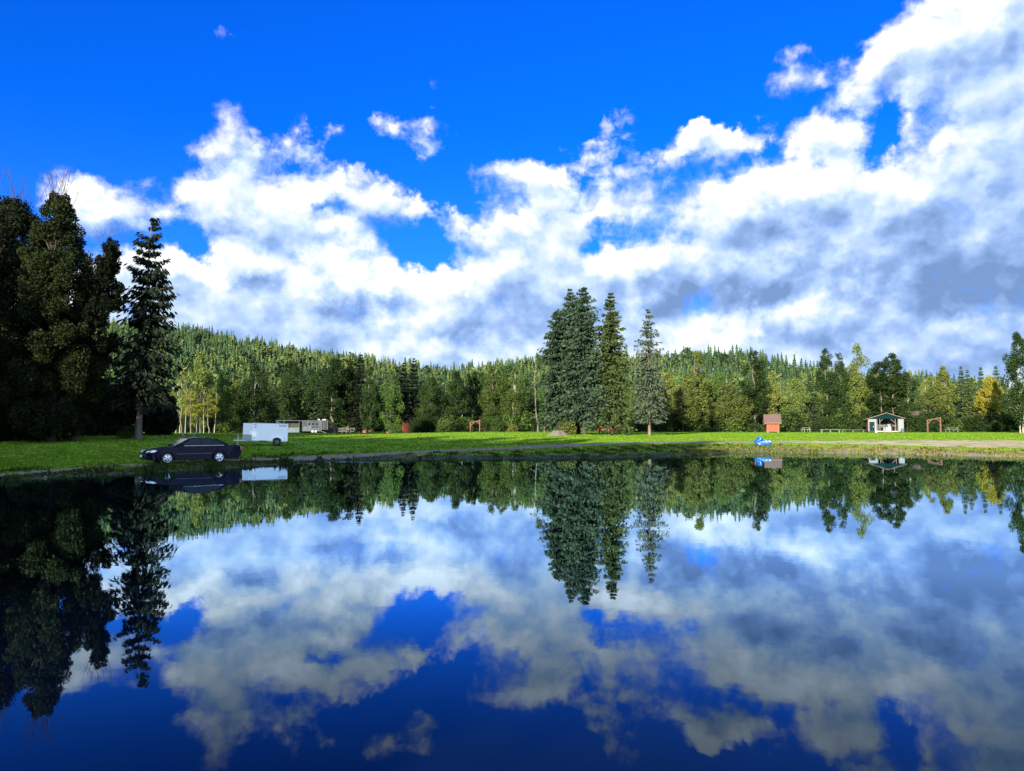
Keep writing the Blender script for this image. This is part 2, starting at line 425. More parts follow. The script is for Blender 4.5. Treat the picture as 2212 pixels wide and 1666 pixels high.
def ground_material():
    m = bpy.data.materials.new('meadow_ground'); m.use_nodes = True; nt = m.node_tree; b = NB(nt); p = nt.nodes['Principled BSDF']
    tc = b.n('ShaderNodeTexCoord'); o = tc.outputs['Object']
    n1 = b.noise(o, .09, 4, .6).outputs[0]; n2 = b.noise(o, .55, 5, .65).outputs[0]; n3 = b.noise(o, 5, 4, .7).outputs[0]
    g = b.mix(b.mapr(n2, .3, .7), (.045, .135, .006), (.105, .225, .010))
    g = b.mix(b.mapr(n1, .50, .72), g, (.15, .20, .016))
    g = b.mix(b.mapr(b.noise(o, .22, 5, .7).outputs[0], .60, .75, 0, .6), g, (.17, .14, .035))
    g = b.mix(b.mapr(n3, .35, .75, 0, .45), g, (.03, .07, .010))
    at = b.n('ShaderNodeAttribute', attribute_name='shore')
    sd = b.m('ADD', at.outputs['Fac'], b.m('MULTIPLY', b.m('SUBTRACT', b.noise(o, .5, 5, .7).outputs[0], .5), 5))
    mud = b.mix(b.mapr(n3, .3, .7), (.016, .020, .008), (.058, .058, .036))
    sp = b.n('ShaderNodeSeparateXYZ'); b.put(sp.inputs[0], o)
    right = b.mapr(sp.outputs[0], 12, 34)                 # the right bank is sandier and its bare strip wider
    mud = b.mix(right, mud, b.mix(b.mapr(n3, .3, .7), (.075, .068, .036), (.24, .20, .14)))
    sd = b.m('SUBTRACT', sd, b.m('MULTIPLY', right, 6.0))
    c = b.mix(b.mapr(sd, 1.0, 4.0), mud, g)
    b.put(p.inputs['Base Color'], c); p.inputs['Roughness'].default_value = .95; p.inputs['Specular IOR Level'].default_value = .1
    bp = b.n('ShaderNodeBump'); bp.inputs['Strength'].default_value = .8; bp.inputs['Distance'].default_value = .06
    b.put(bp.inputs['Height'], b.noise(o, 6, 5, .7).outputs[0]); b.put(p.inputs['Normal'], bp.outputs[0])
    return m
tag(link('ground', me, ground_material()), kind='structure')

# pond
def water_material():
    m = bpy.data.materials.new('pond_water'); m.use_nodes = True; nt = m.node_tree; nt.nodes.clear(); b = NB(nt)
    tc = b.n('ShaderNodeTexCoord'); o = tc.outputs['Object']
    w = b.noise(b.vm('MULTIPLY', o, (1.0, .8, 1)), 1.6, 3, .55).outputs[0]
    w2 = b.noise(o, .35, 2, .5).outputs[0]
    bp = b.n('ShaderNodeBump'); bp.inputs['Strength'].default_value = .055; bp.inputs['Distance'].default_value = .012
    b.put(bp.inputs['Height'], b.m('ADD', w, b.m('MULTIPLY', w2, 1.2)))
    gl = b.n('ShaderNodeBsdfGlossy'); gl.inputs['Roughness'].default_value = .012; gl.inputs[0].default_value = (.62, .81, 1, 1); b.put(gl.inputs['Normal'], bp.outputs[0])
    df = b.n('ShaderNodeBsdfDiffuse'); df.inputs[0].default_value = (.0015, .004, .010, 1)
    fr = b.n('ShaderNodeFresnel'); fr.inputs[0].default_value = 1.45
    k = b.m('MULTIPLY', b.m('POWER', b.m('DIVIDE', fr.outputs[0], .43), 2.25), 1.0)
    mx = b.n('ShaderNodeMixShader'); b.put(mx.inputs[0], b.m('MINIMUM', k, .93)); b.put(mx.inputs[1], df.outputs[0]); b.put(mx.inputs[2], gl.outputs[0])
    out = b.n('ShaderNodeOutputMaterial'); b.put(out.inputs[0], mx.outputs[0])
    return m
me = raw_mesh('water', [(-60, -8, 0), (85, -8, 0), (85, 85, 0), (-60, 85, 0)], [(0, 1, 2, 3)])
tag(link('water', me, water_material()), kind='structure')

# gravel track round the pond
PATH = [(-120,1037,.6),(0,1028,.65),(195,1011,.75),(293,1004.5,.8),(432,998,.9),(622,991,1.1),(690,987,1.2),(826,981,1.5),(963,974.5,1.8),(1154,966.5,2.2),(1279,960,2.2),(1389,957,2.2),(1520,955.5,2.3),(1640,955,2.6),(1780,955.5,3.8),(1900,957,7),(2050,958.5,10),(2212,960,13),(2400,963,15)]
def path_mesh():
    pts = np.array([np.append(hit(a, c)[:2], w) for a, c, w in PATH])
    n = 260; t = np.linspace(0, len(pts) - 1, n)
    P = np.stack([np.interp(t, range(len(pts)), pts[:, k]) for k in range(3)], 1)
    ker = np.ones(9) / 9
    for k in range(3):
        q = np.pad(P[:, k], 4, mode='edge'); P[:, k] = np.convolve(q, ker, 'valid')
    T = np.gradient(P[:, :2], axis=0); T /= np.linalg.norm(T, axis=1)[:, None]
    N = np.stack([-T[:, 1], T[:, 0]], 1); V = []; m = 9
    for i in range(n):
        for j in range(m):
            u = (j / (m - 1) - .5) * 2
            w = P[i, 2] * (1 + .18 * math.sin(i * .9 + j) + .12 * math.sin(i * 2.3 + 2 * j)) if j in (0, m - 1) else P[i, 2]
            x, y = P[i, :2] + N[i] * u * w
            V.append((x, y))
    V = np.array(V); z = zland(V[:, 0], V[:, 1]) + .035 + .012 * np.random.default_rng(1).standard_normal(len(V))
    edge = np.array([1 if (k % m) in (0, m - 1) else 0 for k in range(len(V))]); z -= edge * .055
    q = (np.arange(n - 1)[:, None] * m + np.arange(m - 1)[None, :]).ravel()
    return raw_mesh('gravel_path', np.column_stack([V, z]), [np.stack([q, q + 1, q + m + 1, q + m], 1)], True), P
me, PP = path_mesh()
gm = mat('gravel', (.105, .092, .076), .95, var=.5, scale=3.0, bump=.8, spec=.1, detail=8)
def sandy_sunlit(m):                            # tan, grassy right beach; sunlit right and shaded left also put into the colour
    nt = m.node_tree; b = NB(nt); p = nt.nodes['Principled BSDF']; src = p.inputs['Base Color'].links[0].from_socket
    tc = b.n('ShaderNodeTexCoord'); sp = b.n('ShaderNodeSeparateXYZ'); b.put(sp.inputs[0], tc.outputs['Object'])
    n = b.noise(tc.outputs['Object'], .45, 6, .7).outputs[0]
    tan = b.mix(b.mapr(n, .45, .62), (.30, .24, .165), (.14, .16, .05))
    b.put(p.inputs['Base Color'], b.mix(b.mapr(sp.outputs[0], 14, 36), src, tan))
sandy_sunlit(gm)
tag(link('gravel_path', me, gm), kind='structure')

# ------------------------------------------------------------------ vegetation meshes
def diamonds(C, U, W):                   # leaf-shaped cards: centre, half-length vector, half-width vector
    n = len(C)
    V = np.stack([C - U, C + W - U * .1, C + U, C - W - U * .1], 1).reshape(-1, 3)
    return V, np.arange(4 * n, dtype=np.int32).reshape(n, 4)
def rand_dirs(rg, n):
    v = rg.standard_normal((n, 3)); return v / np.linalg.norm(v, axis=1)[:, None]
def cards(rg, C, size, hang=0.0, asp=.55):
    n = len(C); U = rand_dirs(rg, n); U[:, 2] -= hang; U /= np.linalg.norm(U, axis=1)[:, None]
    W = np.cross(U, rand_dirs(rg, n)); W /= np.linalg.norm(W, axis=1)[:, None] + 1e-9
    s = size * rg.uniform(.6, 1.3, n)[:, None]
    return diamonds(C, U * s * .5, W * s * .5 * asp)
def limb_tubes(paths, n=5):              # [(points, radii)] -> verts, quads
    VV, FF, base = [], [], 0
    for pts, rad in paths:
        pts = np.asarray(pts, float)
        for i, p in enumerate(pts):
            d = pts[min(i + 1, len(pts) - 1)] - pts[max(i - 1, 0)]; d /= np.linalg.norm(d) + 1e-9
            a = np.cross(d, (0, 0, 1) if abs(d[2]) < .9 else (1, 0, 0)); a /= np.linalg.norm(a); b = np.cross(d, a)
            for k in range(n):
                q = 2 * math.pi * k / n; VV.append(p + rad[i] * (a * math.cos(q) + b * math.sin(q)))
        for i in range(len(pts) - 1):
            for k in range(n): FF.append((base + i * n + k, base + i * n + (k + 1) % n, base + (i + 1) * n + (k + 1) % n, base + (i + 1) * n + k))
        base += len(pts) * n
    return np.array(VV), np.array(FF, dtype=np.int32)
def deciduous(seed, H, Rc, base=.12, nclump=40, nleaf=4000, lsz=.35, top=.75, twigs=0, lean=(0, 0), clump=.22, tr=.012, multi=1):
    """a leafy tree: trunk with limbs (mesh one), crown of leaf cards in clumps (mesh two)"""
    rg = np.random.default_rng(seed)
    cz = rg.uniform(0, 1, nclump) ** .9
    prof = np.interp(cz, [0, .12, .35, .6, .85, 1], [.45, .85, 1, .85, .5, .12])
    ang = rg.uniform(0, 2 * math.pi, nclump); rr = np.sqrt(rg.uniform(.02, 1, nclump)) * prof * Rc * .85
    z = H * (base + (1 - base) * cz * .96)
    lx = np.array([lean[0] * (z / H) ** 2, lean[1] * (z / H) ** 2])
    C = np.stack([rr * np.cos(ang) + lx[0], rr * np.sin(ang) + lx[1], z], 1)
    rc = Rc * clump * rg.uniform(.7, 1.35, nclump) * np.interp(cz, [0, .7, 1], [1.1, 1, .55])
    k = rg.choice(nclump, nleaf, p=rc ** 2 / (rc ** 2).sum())
    off = rand_dirs(rg, nleaf) * (rg.uniform(.15, 1, nleaf) ** .6)[:, None] * rc[k][:, None]
    off[:, 2] *= 1.25
    L = C[k] + off
    V, Fq = cards(rg, L, lsz, .25)
    crown = raw_mesh('crown', V, [Fq])
    paths = []
    for t in range(multi):
        bx, by = (0, 0) if t == 0 else rg.uniform(-.5, .5, 2)
        hh = H * (.93 - .12 * t); tz = np.linspace(-.3, hh, 9); jit = rg.normal(0, .012 * H, (9, 2)).cumsum(0) * .5; jit[:2] = 0
        pts = np.stack([bx * (1 + tz / H * 2) + jit[:, 0] + lean[0] * (tz / H) ** 2, by * (1 + tz / H) + jit[:, 1] + lean[1] * (tz / H) ** 2, tz], 1)
        rad = H * tr * np.interp(np.linspace(0, 1, 9), [0, .06, 1], [1.35, 1, .12])
        paths.append((pts, rad))
    P0 = paths[0][0]
    for i in range(0, nclump, 2):
        s = max(.1, min(.9, (C[i, 2] - Rc * .45) / H))
        a = np.array([np.interp(s * H, P0[:, 2], P0[:, j]) for j in range(3)])
        m = (a + C[i]) / 2 + np.array([0, 0, .12 * Rc])
        paths.append(([a, m, C[i]], [H * tr * .34, H * tr * .22, H * tr * .07]))
    for i in range(twigs):
        a0 = C[np.argsort(C[:, 2])[-1 - i % max(4, nclump // 3)]] + rg.normal(0, Rc * .1, 3); q = rg.uniform(0, 6.28); l = rg.uniform(.07, .15) * H
        d = np.array([math.cos(q) * .35, math.sin(q) * .35, 1]); e = a0 + d * l
        paths.append(([a0 - d * .5, a0 + d * l * .5 + rg.normal(0, .12, 3), e], [.022, .016, .009]))
        for j in range(3):
            s = a0 + d * l * rg.uniform(.2, .8); dd = np.array([math.cos(q + j * 2) * .7, math.sin(q + j * 2) * .7, 1]); paths.append(([s, s + dd * l * .3], [.012, .008]))
    V, Fq = limb_tubes(paths, 6)
    return raw_mesh('trunk', V, [Fq], True), crown
def conifer(seed, H, Rc, base=.08, levels=40, per=7, seg=5, spray=3, card=.5, prof=None, droop=.35, gap=0.0, tr=.011, wob=.25, hang=.5, curl=.15, top_thin=0.0):
    """a spruce: whorls of drooping boughs, each a spine hung with needle sprays"""
    rg = np.random.default_rng(seed)
    prof = prof or ([0, .05, .15, .5, 1], [.55, .9, 1, .6, .03])
    Cs, Us, Ws, limbs = [], [], [], []
    for i in range(levels):
        t = (i + rg.uniform(-.3, .3)) / levels; t = min(max(t, 0), .995)
        z0 = H * (base + (1 - base) * t)
        L0 = Rc * np.interp(t, *prof)
        n = per if t < .85 else max(4, per - 2)
        a0 = rg.uniform(0, 6.28)
        for k in range(n):
            if rg.random() < gap * np.interp(t, [0, .35, .6, 1], [0, .3, 1, 1]): continue
            a = a0 + 2 * math.pi * k / n + rg.normal(0, .22)
            L = L0 * rg.uniform(1 - wob, 1 + wob * .6) + .12
            out = np.array([math.cos(a), math.sin(a), 0]); side = np.array([-math.sin(a), math.cos(a), 0])
            rise = .35 * (t - .35)
            tt = np.linspace(0, 1, seg + 1)
            sp = np.outer(tt * L, out) + np.stack([0 * tt, 0 * tt, z0 + L * (rise * tt - droop * tt ** 2 * (1.1 - t) + curl * tt ** 4)], 1)
            limbs.append((sp[[0, seg // 2, seg]], [max(.012, H * tr * .22 * (1 - t * .6)), .016, .006]))
            thin = 1 - top_thin * np.interp(t, [.35, .5, 1], [0, 1, .7])
            for j in range(1, seg + 1):
                w = L * (.30 if j < seg else .18) * (1.15 - .5 * j / seg) * np.interp(t, [0, .8, 1], [1, 1.1, 1.3]) * (.55 + .45 * thin)
                for q in range(spray):
                    if rg.random() > thin * .9 + .1: continue
                    sgn = (-1, 1, 0)[q % 3]
                    c = sp[j] * 1.0 + side * sgn * w * rg.uniform(.2, .8) + rg.normal(0, .05 * L + .02, 3)
                    u = out * (.75 if sgn else 1) + side * sgn * .8 * rg.uniform(.5, 1.2); u = u / np.linalg.norm(u); u[2] -= hang * rg.uniform(.3, 1.2)
                    c[2] -= abs(u[2]) * w * .25
                    s = card * rg.uniform(.65, 1.25) * (.55 + .45 * min(1, L / Rc * 1.4))
                    wv = np.cross(u, np.array([0, 0, 1]) * rg.uniform(.4, 1) + rg.normal(0, .5, 3)); wv /= np.linalg.norm(wv) + 1e-9
                    Cs.append(c); Us.append(u * s * .5); Ws.append(wv * s * .26)
    V, Fq = diamonds(np.array(Cs), np.array(Us), np.array(Ws))
    crown = raw_mesh('crown', V, [Fq])
    tz = np.linspace(-.3, H * .99, 9); jit = rg.normal(0, .003 * H, (9, 2)).cumsum(0); jit[:2] = 0
    rad = H * tr * np.interp(np.linspace(0, 1, 9), [0, .05, 1], [1.45, 1.0, .06])
    V, Fq = limb_tubes([(np.stack([jit[:, 0], jit[:, 1], tz], 1), rad)] + limbs, 6)
    return raw_mesh('trunk', V, [Fq], True), crown

def put_tree(kind, meshes, loc, mats, label, group=None, cat='tree', scale=(1, 1, 1), rz=0.0):
    e = empty(kind, loc, rz, label, cat, group, scale)
    for nm, me, m in zip(('trunk', 'crown'), meshes, mats):
        if not me.materials: me.materials.append(m)
        o = link(nm, me, None, e)
        o.material_slots[0].link = 'OBJECT'; o.material_slots[0].material = m
    return e
M = MATS
def top_h(px, py, D, zb): return float(at(px, py, D)[2] - zb)

# --- trees that stand out
def hero_conifer(px, pytop, D, label, leaf, bark, seed, pxb=None, rpx=60, group=None, **k):
    x, y, z = spot(pxb or px, D)
    h = top_h(px, pytop, D, z); Rc = rpx / F * D
    e = put_tree('spruce_tree', conifer(seed, h, Rc, **k), (x, y, z - .05), (M[bark], M[leaf]), label, group)
    if pxb: e.rotation_euler = (0, math.atan(((px - pxb) / F * D) / h), 0)
    return e
LONG = ([0, .05, .16, .35, .62, .85, 1], [.5, .85, 1, .82, .5, .22, .02])
COLM = ([0, .04, .2, .45, .7, .88, 1], [.7, .95, 1, .88, .62, .30, .02])
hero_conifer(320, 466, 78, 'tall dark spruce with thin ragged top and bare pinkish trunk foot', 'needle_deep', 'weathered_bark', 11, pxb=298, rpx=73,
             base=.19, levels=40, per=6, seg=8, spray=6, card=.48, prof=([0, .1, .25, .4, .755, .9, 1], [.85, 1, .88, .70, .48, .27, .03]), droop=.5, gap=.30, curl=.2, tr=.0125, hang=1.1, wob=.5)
for a in (  # the dense group on the lawn
 (1202, 668, 103, 'leftmost spruce of the dense clump on the lawn, shorter with a blue green crown', 'needle_blue', 21, 46, 1216),
 (1233, 622, 105, 'spruce with a twin-looking ragged top in the middle of the dense clump on the lawn', 'needle_blue', 22, 50, 1242),
 (1262, 617, 101, 'tallest spruce on the right side of the dense clump, brown cones near its tip', 'needle_blue', 23, 52, 1263),
 (1246, 640, 107, 'spruce tip peeping between the two tallest tops of the dense clump on the lawn', 'needle_green', 26, 46, 1250)):
    hero_conifer(a[0], a[1], a[2], a[3], a[4], 'dark_bark', a[5], pxb=a[7], rpx=a[6], base=.115, levels=44, per=8, seg=8, spray=6, card=.46, prof=COLM, droop=.45, gap=.14, hang=.7, tr=.013, wob=.62)
hero_conifer(1322, 630, 100, 'shaggy green spruce with a dark foot, second from right among the lawn spruces', 'needle_green', 'dark_bark', 24, rpx=40, base=.09, levels=44, per=7, seg=8, spray=5, card=.46, prof=COLM, droop=.6, gap=.22, hang=.7, tr=.013, wob=.62)
hero_conifer(1403, 661, 99, 'grey spruce with bare ladder-like boughs in its upper half and a pale trunk', 'needle_grey', 'weathered_bark', 25, rpx=37, base=.13, levels=36, per=6, seg=8, spray=5, card=.36,
             prof=([0, .06, .2, .40, .46, .62, .82, 1], [.6, .9, .95, .75, 1.0, .78, .36, .02]), droop=.38, gap=.22, hang=.9, tr=.0105, top_thin=.6, wob=.3)

def hero_leafy(px, pytop, D, rpx, label, leaf, bark, seed, group=None, name='leafy_tree', **k):
    x, y, z = spot(px, D)
    h = top_h(px, pytop, D, z); Rc = rpx / F * D
    return put_tree(name, deciduous(seed, h, Rc, **k), (x, y, z - .05), (M[bark], M[leaf]), label, group)
# big cottonwoods at the left edge
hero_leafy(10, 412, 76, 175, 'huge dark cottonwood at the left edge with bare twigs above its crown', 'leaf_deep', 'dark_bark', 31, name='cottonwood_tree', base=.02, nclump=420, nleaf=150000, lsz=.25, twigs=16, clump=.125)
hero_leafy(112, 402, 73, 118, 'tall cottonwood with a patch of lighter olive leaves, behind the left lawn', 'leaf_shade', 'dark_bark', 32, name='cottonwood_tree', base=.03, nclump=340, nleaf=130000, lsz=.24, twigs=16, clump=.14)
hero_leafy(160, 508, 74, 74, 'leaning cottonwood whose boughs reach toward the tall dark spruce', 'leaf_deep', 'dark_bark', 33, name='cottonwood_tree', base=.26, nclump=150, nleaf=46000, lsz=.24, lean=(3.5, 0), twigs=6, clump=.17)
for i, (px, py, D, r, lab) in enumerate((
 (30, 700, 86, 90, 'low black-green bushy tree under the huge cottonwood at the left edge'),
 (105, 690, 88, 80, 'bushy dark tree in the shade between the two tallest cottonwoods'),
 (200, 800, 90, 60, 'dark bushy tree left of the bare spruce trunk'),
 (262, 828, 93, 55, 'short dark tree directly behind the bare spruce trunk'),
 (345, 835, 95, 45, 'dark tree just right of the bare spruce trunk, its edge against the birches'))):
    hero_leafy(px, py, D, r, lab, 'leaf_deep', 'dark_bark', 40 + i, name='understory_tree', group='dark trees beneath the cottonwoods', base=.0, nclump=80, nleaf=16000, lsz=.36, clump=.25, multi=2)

# --- the row of trees at the back of the meadow
ASP = [deciduous(60 + i, 14, 2.6 + .25 * i, base=.06 + .05 * (i % 3), nclump=70, nleaf=8500, lsz=.32, clump=.25, multi=1 + i % 2, tr=.008) for i in range(6)]
TALL = [deciduous(70 + i, 16, 2.3, base=.22, nclump=64, nleaf=7500, lsz=.30, clump=.27, tr=.009) for i in range(3)]
AIRY = [deciduous(75 + i, 15, 1.6, base=.42, nclump=30, nleaf=1300, lsz=.26, clump=.28, tr=.007) for i in range(2)]
CON = [conifer(80 + i, 14, 2.1 + .2 * i, base=.05, levels=30, per=7, seg=4, spray=3, card=.62, prof=LONG, droop=.35) for i in range(4)]
LIB = {'aspen': ASP, 'tall': TALL, 'airy': AIRY, 'spruce': CON}
HT = {'aspen': (14, 3.2), 'tall': (16, 2.5), 'airy': (15, 1.7), 'spruce': (14, 2.4)}
NAME = {'aspen': 'aspen_tree', 'tall': 'poplar_tree', 'airy': 'birch_tree', 'spruce': 'spruce_tree'}
trg = random.Random(8)
def row_tree(kind, px, pytop, D, leaf, label, group=None, rpx=None, bark=None, var=None):
    x, y, z = spot(px, D)
    h = max(2.0, top_h(px, pytop, D, z)); v = trg.randrange(len(LIB[kind])) if var is None else var
    sz = h / HT[kind][0]; sw = (rpx / F * D) / HT[kind][1] if rpx else sz * trg.uniform(.85, 1.1)
    bark = bark or ('dark_bark' if kind == 'spruce' else 'birch_bark' if trg.random() < .15 else 'grey_bark')
    return put_tree(NAME[kind], LIB[kind][v], (x, y, z - .05), (M[bark], M[leaf]), label, group, scale=(sw, sw, sz), rz=trg.uniform(0, 6.28))
for a in (
 ('airy', 392, 800, 140, 'leaf_light', 'slender birch leaning among the pale trunks right of the tall dark spruce', 22),
 ('aspen', 432, 760, 146, 'leaf_light', 'yellow green birch just left of the dark row behind the white trailer', 34),
 ('airy', 412, 845, 138, 'leaf_gold', 'small golden birch with white trunk, left one of the two golden birches', 22),
 ('airy', 452, 852, 138, 'leaf_gold', 'small golden birch with white trunk, right one of the two golden birches', 22),
 ('aspen', 478, 800, 150, 'leaf_green', 'rounded green aspen beside the golden birches', 30),
 ('aspen', 548, 785, 152, 'leaf_dark', 'dark wide aspen rising above the white cargo trailer', 40),
 ('aspen', 622, 778, 154, 'leaf_dark', 'dark aspen behind the left end of the stock trailer awning', 36),
 ('spruce', 700, 786, 158, 'needle_dark', 'dark spruce behind the stock trailer roof', 26),
 ('tall', 722, 768, 153, 'leaf_dark', 'dark poplar with pale bare trunk rising over the wooden rail fence', 34),
 ('tall', 752, 770, 156, 'leaf_dark', 'dark poplar just right of the bare trunk poplar over the rail fence', 28),
 ('spruce', 777, 762, 154, 'needle_deep', 'dark pointed spruce breaking the skyline over the right end of the rail fence', 24),
 ('aspen', 800, 790, 152, 'leaf_dark', 'dark aspen touching the pointed spruce over the rail fence', 28),
 ('aspen', 845, 800, 153, 'leaf_green', 'green aspen just left of the tall red outhouse', 30),
 ('spruce', 872, 782, 156, 'needle_deep', 'dark spruce directly behind the tall red outhouse', 22),
 ('spruce', 893, 772, 157, 'needle_deep', 'tallest of the two dark spruces behind the tall red outhouse', 22),
 ('aspen', 930, 812, 150, 'leaf_dark', 'bushy dark aspen right of the tall red outhouse', 34),
 ('aspen', 985, 800, 151, 'leaf_dark', 'broad dark aspen left of the timber frame by the left treeline', 36),
 ('aspen', 1062, 790, 152, 'leaf_green', 'leafy green aspen behind the left timber frame', 34),
 ('tall', 1082, 784, 154, 'leaf_green', 'taller aspen with forked top right of the left timber frame', 22),
 ('aspen', 1112, 795, 151, 'leaf_green', 'green aspen with golden leaves low down, left of the white birch pair', 32),
 ('airy', 1162, 764, 128, 'leaf_green', 'tall airy birch with white trunk left of the dense spruce clump', 26),
 ('airy', 1176, 800, 126, 'leaf_green', 'second white birch trunk nearest the dense spruce clump', 18),
 ('aspen', 1440, 800, 140, 'leaf_light', 'light green aspen just right of the grey ladder-boughed spruce', 34),
 ('aspen', 1475, 830, 136, 'leaf_olive', 'low olive bushy aspen between the grey spruce and the tall fork-topped aspen', 36),
 ('aspen', 1507, 757, 140, 'leaf_light', 'big light green aspen with forked top, left of the red shed', 44),
 ('aspen', 1570, 825, 138, 'leaf_olive', 'rounded olive aspen between the big light aspen and the narrow dark poplar', 42),
 ('tall', 1632, 753, 139, 'leaf_dark', 'narrow dark poplar rising behind the small red shed', 30),
 ('aspen', 1672, 800, 142, 'leaf_olive', 'olive aspen directly above the small red shed roof', 30),
 ('aspen', 1720, 812, 143, 'leaf_olive', 'olive aspen just right of the small red shed', 28),
 ('spruce', 1752, 806, 146, 'needle_dark', 'small dark spruce left of the twin dark poplars', 18),
 ('tall', 1789, 750, 140, 'leaf_dark', 'left one of the twin dark poplars left of the green roofed pavilion', 22),
 ('tall', 1815, 757, 142, 'leaf_dark', 'right one of the twin dark poplars left of the green roofed pavilion', 20),
 ('aspen', 1856, 741, 143, 'leaf_light', 'tall sunlit light green aspen left of the green roofed pavilion', 34),
 ('tall', 1902, 775, 140, 'leaf_dark', 'dark poplar left of its taller neighbour behind the green roofed pavilion', 28),
 ('tall', 1927, 760, 141, 'leaf_dark', 'tallest dark poplar behind the green roofed pavilion', 32),
 ('aspen', 1962, 800, 142, 'leaf_dark', 'dark aspen between the pavilion and the brown roofed cabin', 30),
 ('airy', 2008, 812, 146, 'leaf_light', 'thin pale birch over the brown roofed cabin', 20),
 ('aspen', 2012, 835, 145, 'leaf_olive', 'olive aspen behind the brown roofed cabin', 30),
 ('tall', 2042, 788, 146, 'leaf_light', 'light slim birch over the right timber frame', 24),
 ('spruce', 2080, 787, 147, 'needle_blue', 'dark pointed spruce right of the slim light birch over the right timber frame', 16),
 ('spruce', 2094, 797, 144, 'needle_green', 'greener spruce beside the pointed dark one near the right timber frame', 18),
 ('spruce', 2123, 789, 147, 'needle_blue', 'narrow blue green spruce left of the golden tree', 17),
 ('spruce', 2156, 788, 149, 'needle_blue', 'spruce tip rising behind the golden tree at the far right', 18),
 ('aspen', 2143, 806, 141, 'leaf_gold', 'bright golden leafed tree at the far right of the meadow', 30),
 ('aspen', 2204, 716, 118, 'leaf_dark', 'tall green poplar cut by the right edge of the picture', 36),
):
    k, px, py, D, leaf, lab, r = a
    row_tree(k, px, py, D, leaf, lab, rpx=r * (1.35 if k == 'tall' else 1.1))
# the filling of the row: crowded trees nobody could name one by one, grouped by the stretch they stand in
STRETCH = [ # px0, px1, step, y-top range, D range, kinds, leaves, where
 (385, 520, 11, (800, 850), (150, 172), ('aspen', 'aspen', 'tall'), ('leaf_green', 'leaf_light', 'leaf_dark'), 'in the row between the tall dark spruce and the white trailer'),
 (500, 720, 10, (790, 835), (158, 185), ('aspen', 'tall', 'spruce', 'spruce'), ('leaf_dark', 'leaf_dark', 'leaf_green'), 'in the row behind the two trailers'),
 (720, 870, 9, (790, 835), (156, 185), ('aspen', 'tall', 'spruce', 'spruce'), ('leaf_dark', 'leaf_dark', 'leaf_green'), 'in the row between the stock trailer and the red outhouse'),
 (870, 1020, 9, (800, 842), (154, 182), ('aspen', 'aspen', 'spruce', 'spruce'), ('leaf_dark', 'leaf_dark', 'leaf_green'), 'in the row between the red outhouse and the left timber frame'),
 (1020, 1200, 9, (795, 842), (154, 182), ('aspen', 'spruce', 'tall'), ('leaf_green', 'leaf_dark', 'leaf_green'), 'in the row between the left timber frame and the lawn spruces'),
 (1190, 1440, 11, (800, 850), (150, 180), ('aspen', 'aspen', 'spruce'), ('leaf_green', 'leaf_light', 'leaf_green'), 'in the row behind the lawn spruces'),
 (1420, 1640, 10, (800, 860), (142, 172), ('aspen', 'spruce', 'tall', 'aspen'), ('leaf_light', 'leaf_olive', 'leaf_green'), 'in the row between the lawn spruces and the red shed'),
 (1640, 1880, 10, (795, 855), (144, 172), ('aspen', 'spruce', 'spruce', 'tall'), ('leaf_olive', 'leaf_green', 'leaf_green', 'leaf_light'), 'in the row between the red shed and the pavilion'),
 (1880, 2080, 10, (805, 865), (144, 170), ('aspen', 'spruce', 'spruce', 'tall'), ('leaf_olive', 'leaf_green', 'leaf_green', 'leaf_light'), 'in the row between the pavilion and the right timber frame'),
 (2070, 2320, 11, (815, 870), (142, 168), ('aspen', 'spruce', 'aspen'), ('leaf_green', 'leaf_light', 'leaf_green'), 'in the row right of the right timber frame'),
]
WORD = {'aspen': 'crowded bushy aspen', 'tall': 'crowded upright poplar', 'spruce': 'crowded green spruce', 'airy': 'thin birch'}
for (p0, p1, st, yr, dr, kinds, leaves, where) in STRETCH:
    px = p0 + trg.uniform(0, st)
    while px < p1:
        k = trg.choice(kinds); leaf = trg.choice(leaves) if k != 'spruce' else trg.choice(('needle_green', 'needle_dark'))
        f = trg.random(); D = dr[0] + (dr[1] - dr[0]) * f
        row_tree(k, px, yr[1] + (yr[0] - yr[1]) * f + trg.uniform(-8, 12), D, leaf, WORD[k] + ' ' + where, WORD[k] + ' trees ' + where)
        px += st * trg.uniform(.6, 1.4)
# low bushes along the foot of the row
BUSH = [deciduous(90 + i, 2.6, 1.7, base=0.0, nclump=26, nleaf=1700, lsz=.24, clump=.34, top=.7, multi=2, tr=.014) for i in range(3)]
def bush(px, D, h, leaf, label, group=None):
    x, y, z = spot(px, D); s = h / 2.6
    put_tree('bush', BUSH[trg.randrange(3)], (x, y, z - .1), (M['dark_bark'], M[leaf]), label, group, 'bush', (s * trg.uniform(1, 1.3), s * trg.uniform(1, 1.3), s), trg.uniform(0, 6.28))
for px, D, h, leaf, lab in ((1226, 101, 2.4, 'leaf_light', 'bright green bush at the foot of the dense spruce clump'), (1102, 147, 2.0, 'leaf_light', 'bright low bush right of the left timber frame'),
   (1063, 146, 3.0, 'leaf_green', 'round bush directly behind the left timber frame'), (968, 146, 3.4, 'leaf_green', 'bush by the treeline left of the left timber frame'),
   (2000, 135, 2.6, 'leaf_dark', 'dark bush in front of the brown roofed cabin'), (276, 79, 1.3, 'weed', 'low shrub left of the bare trunk foot of the tall dark spruce'), (1345, 128, 3.6, 'leaf_light', 'light bush seen between the shaggy spruce and the grey spruce')):
    bush(px, D, h, leaf, lab)
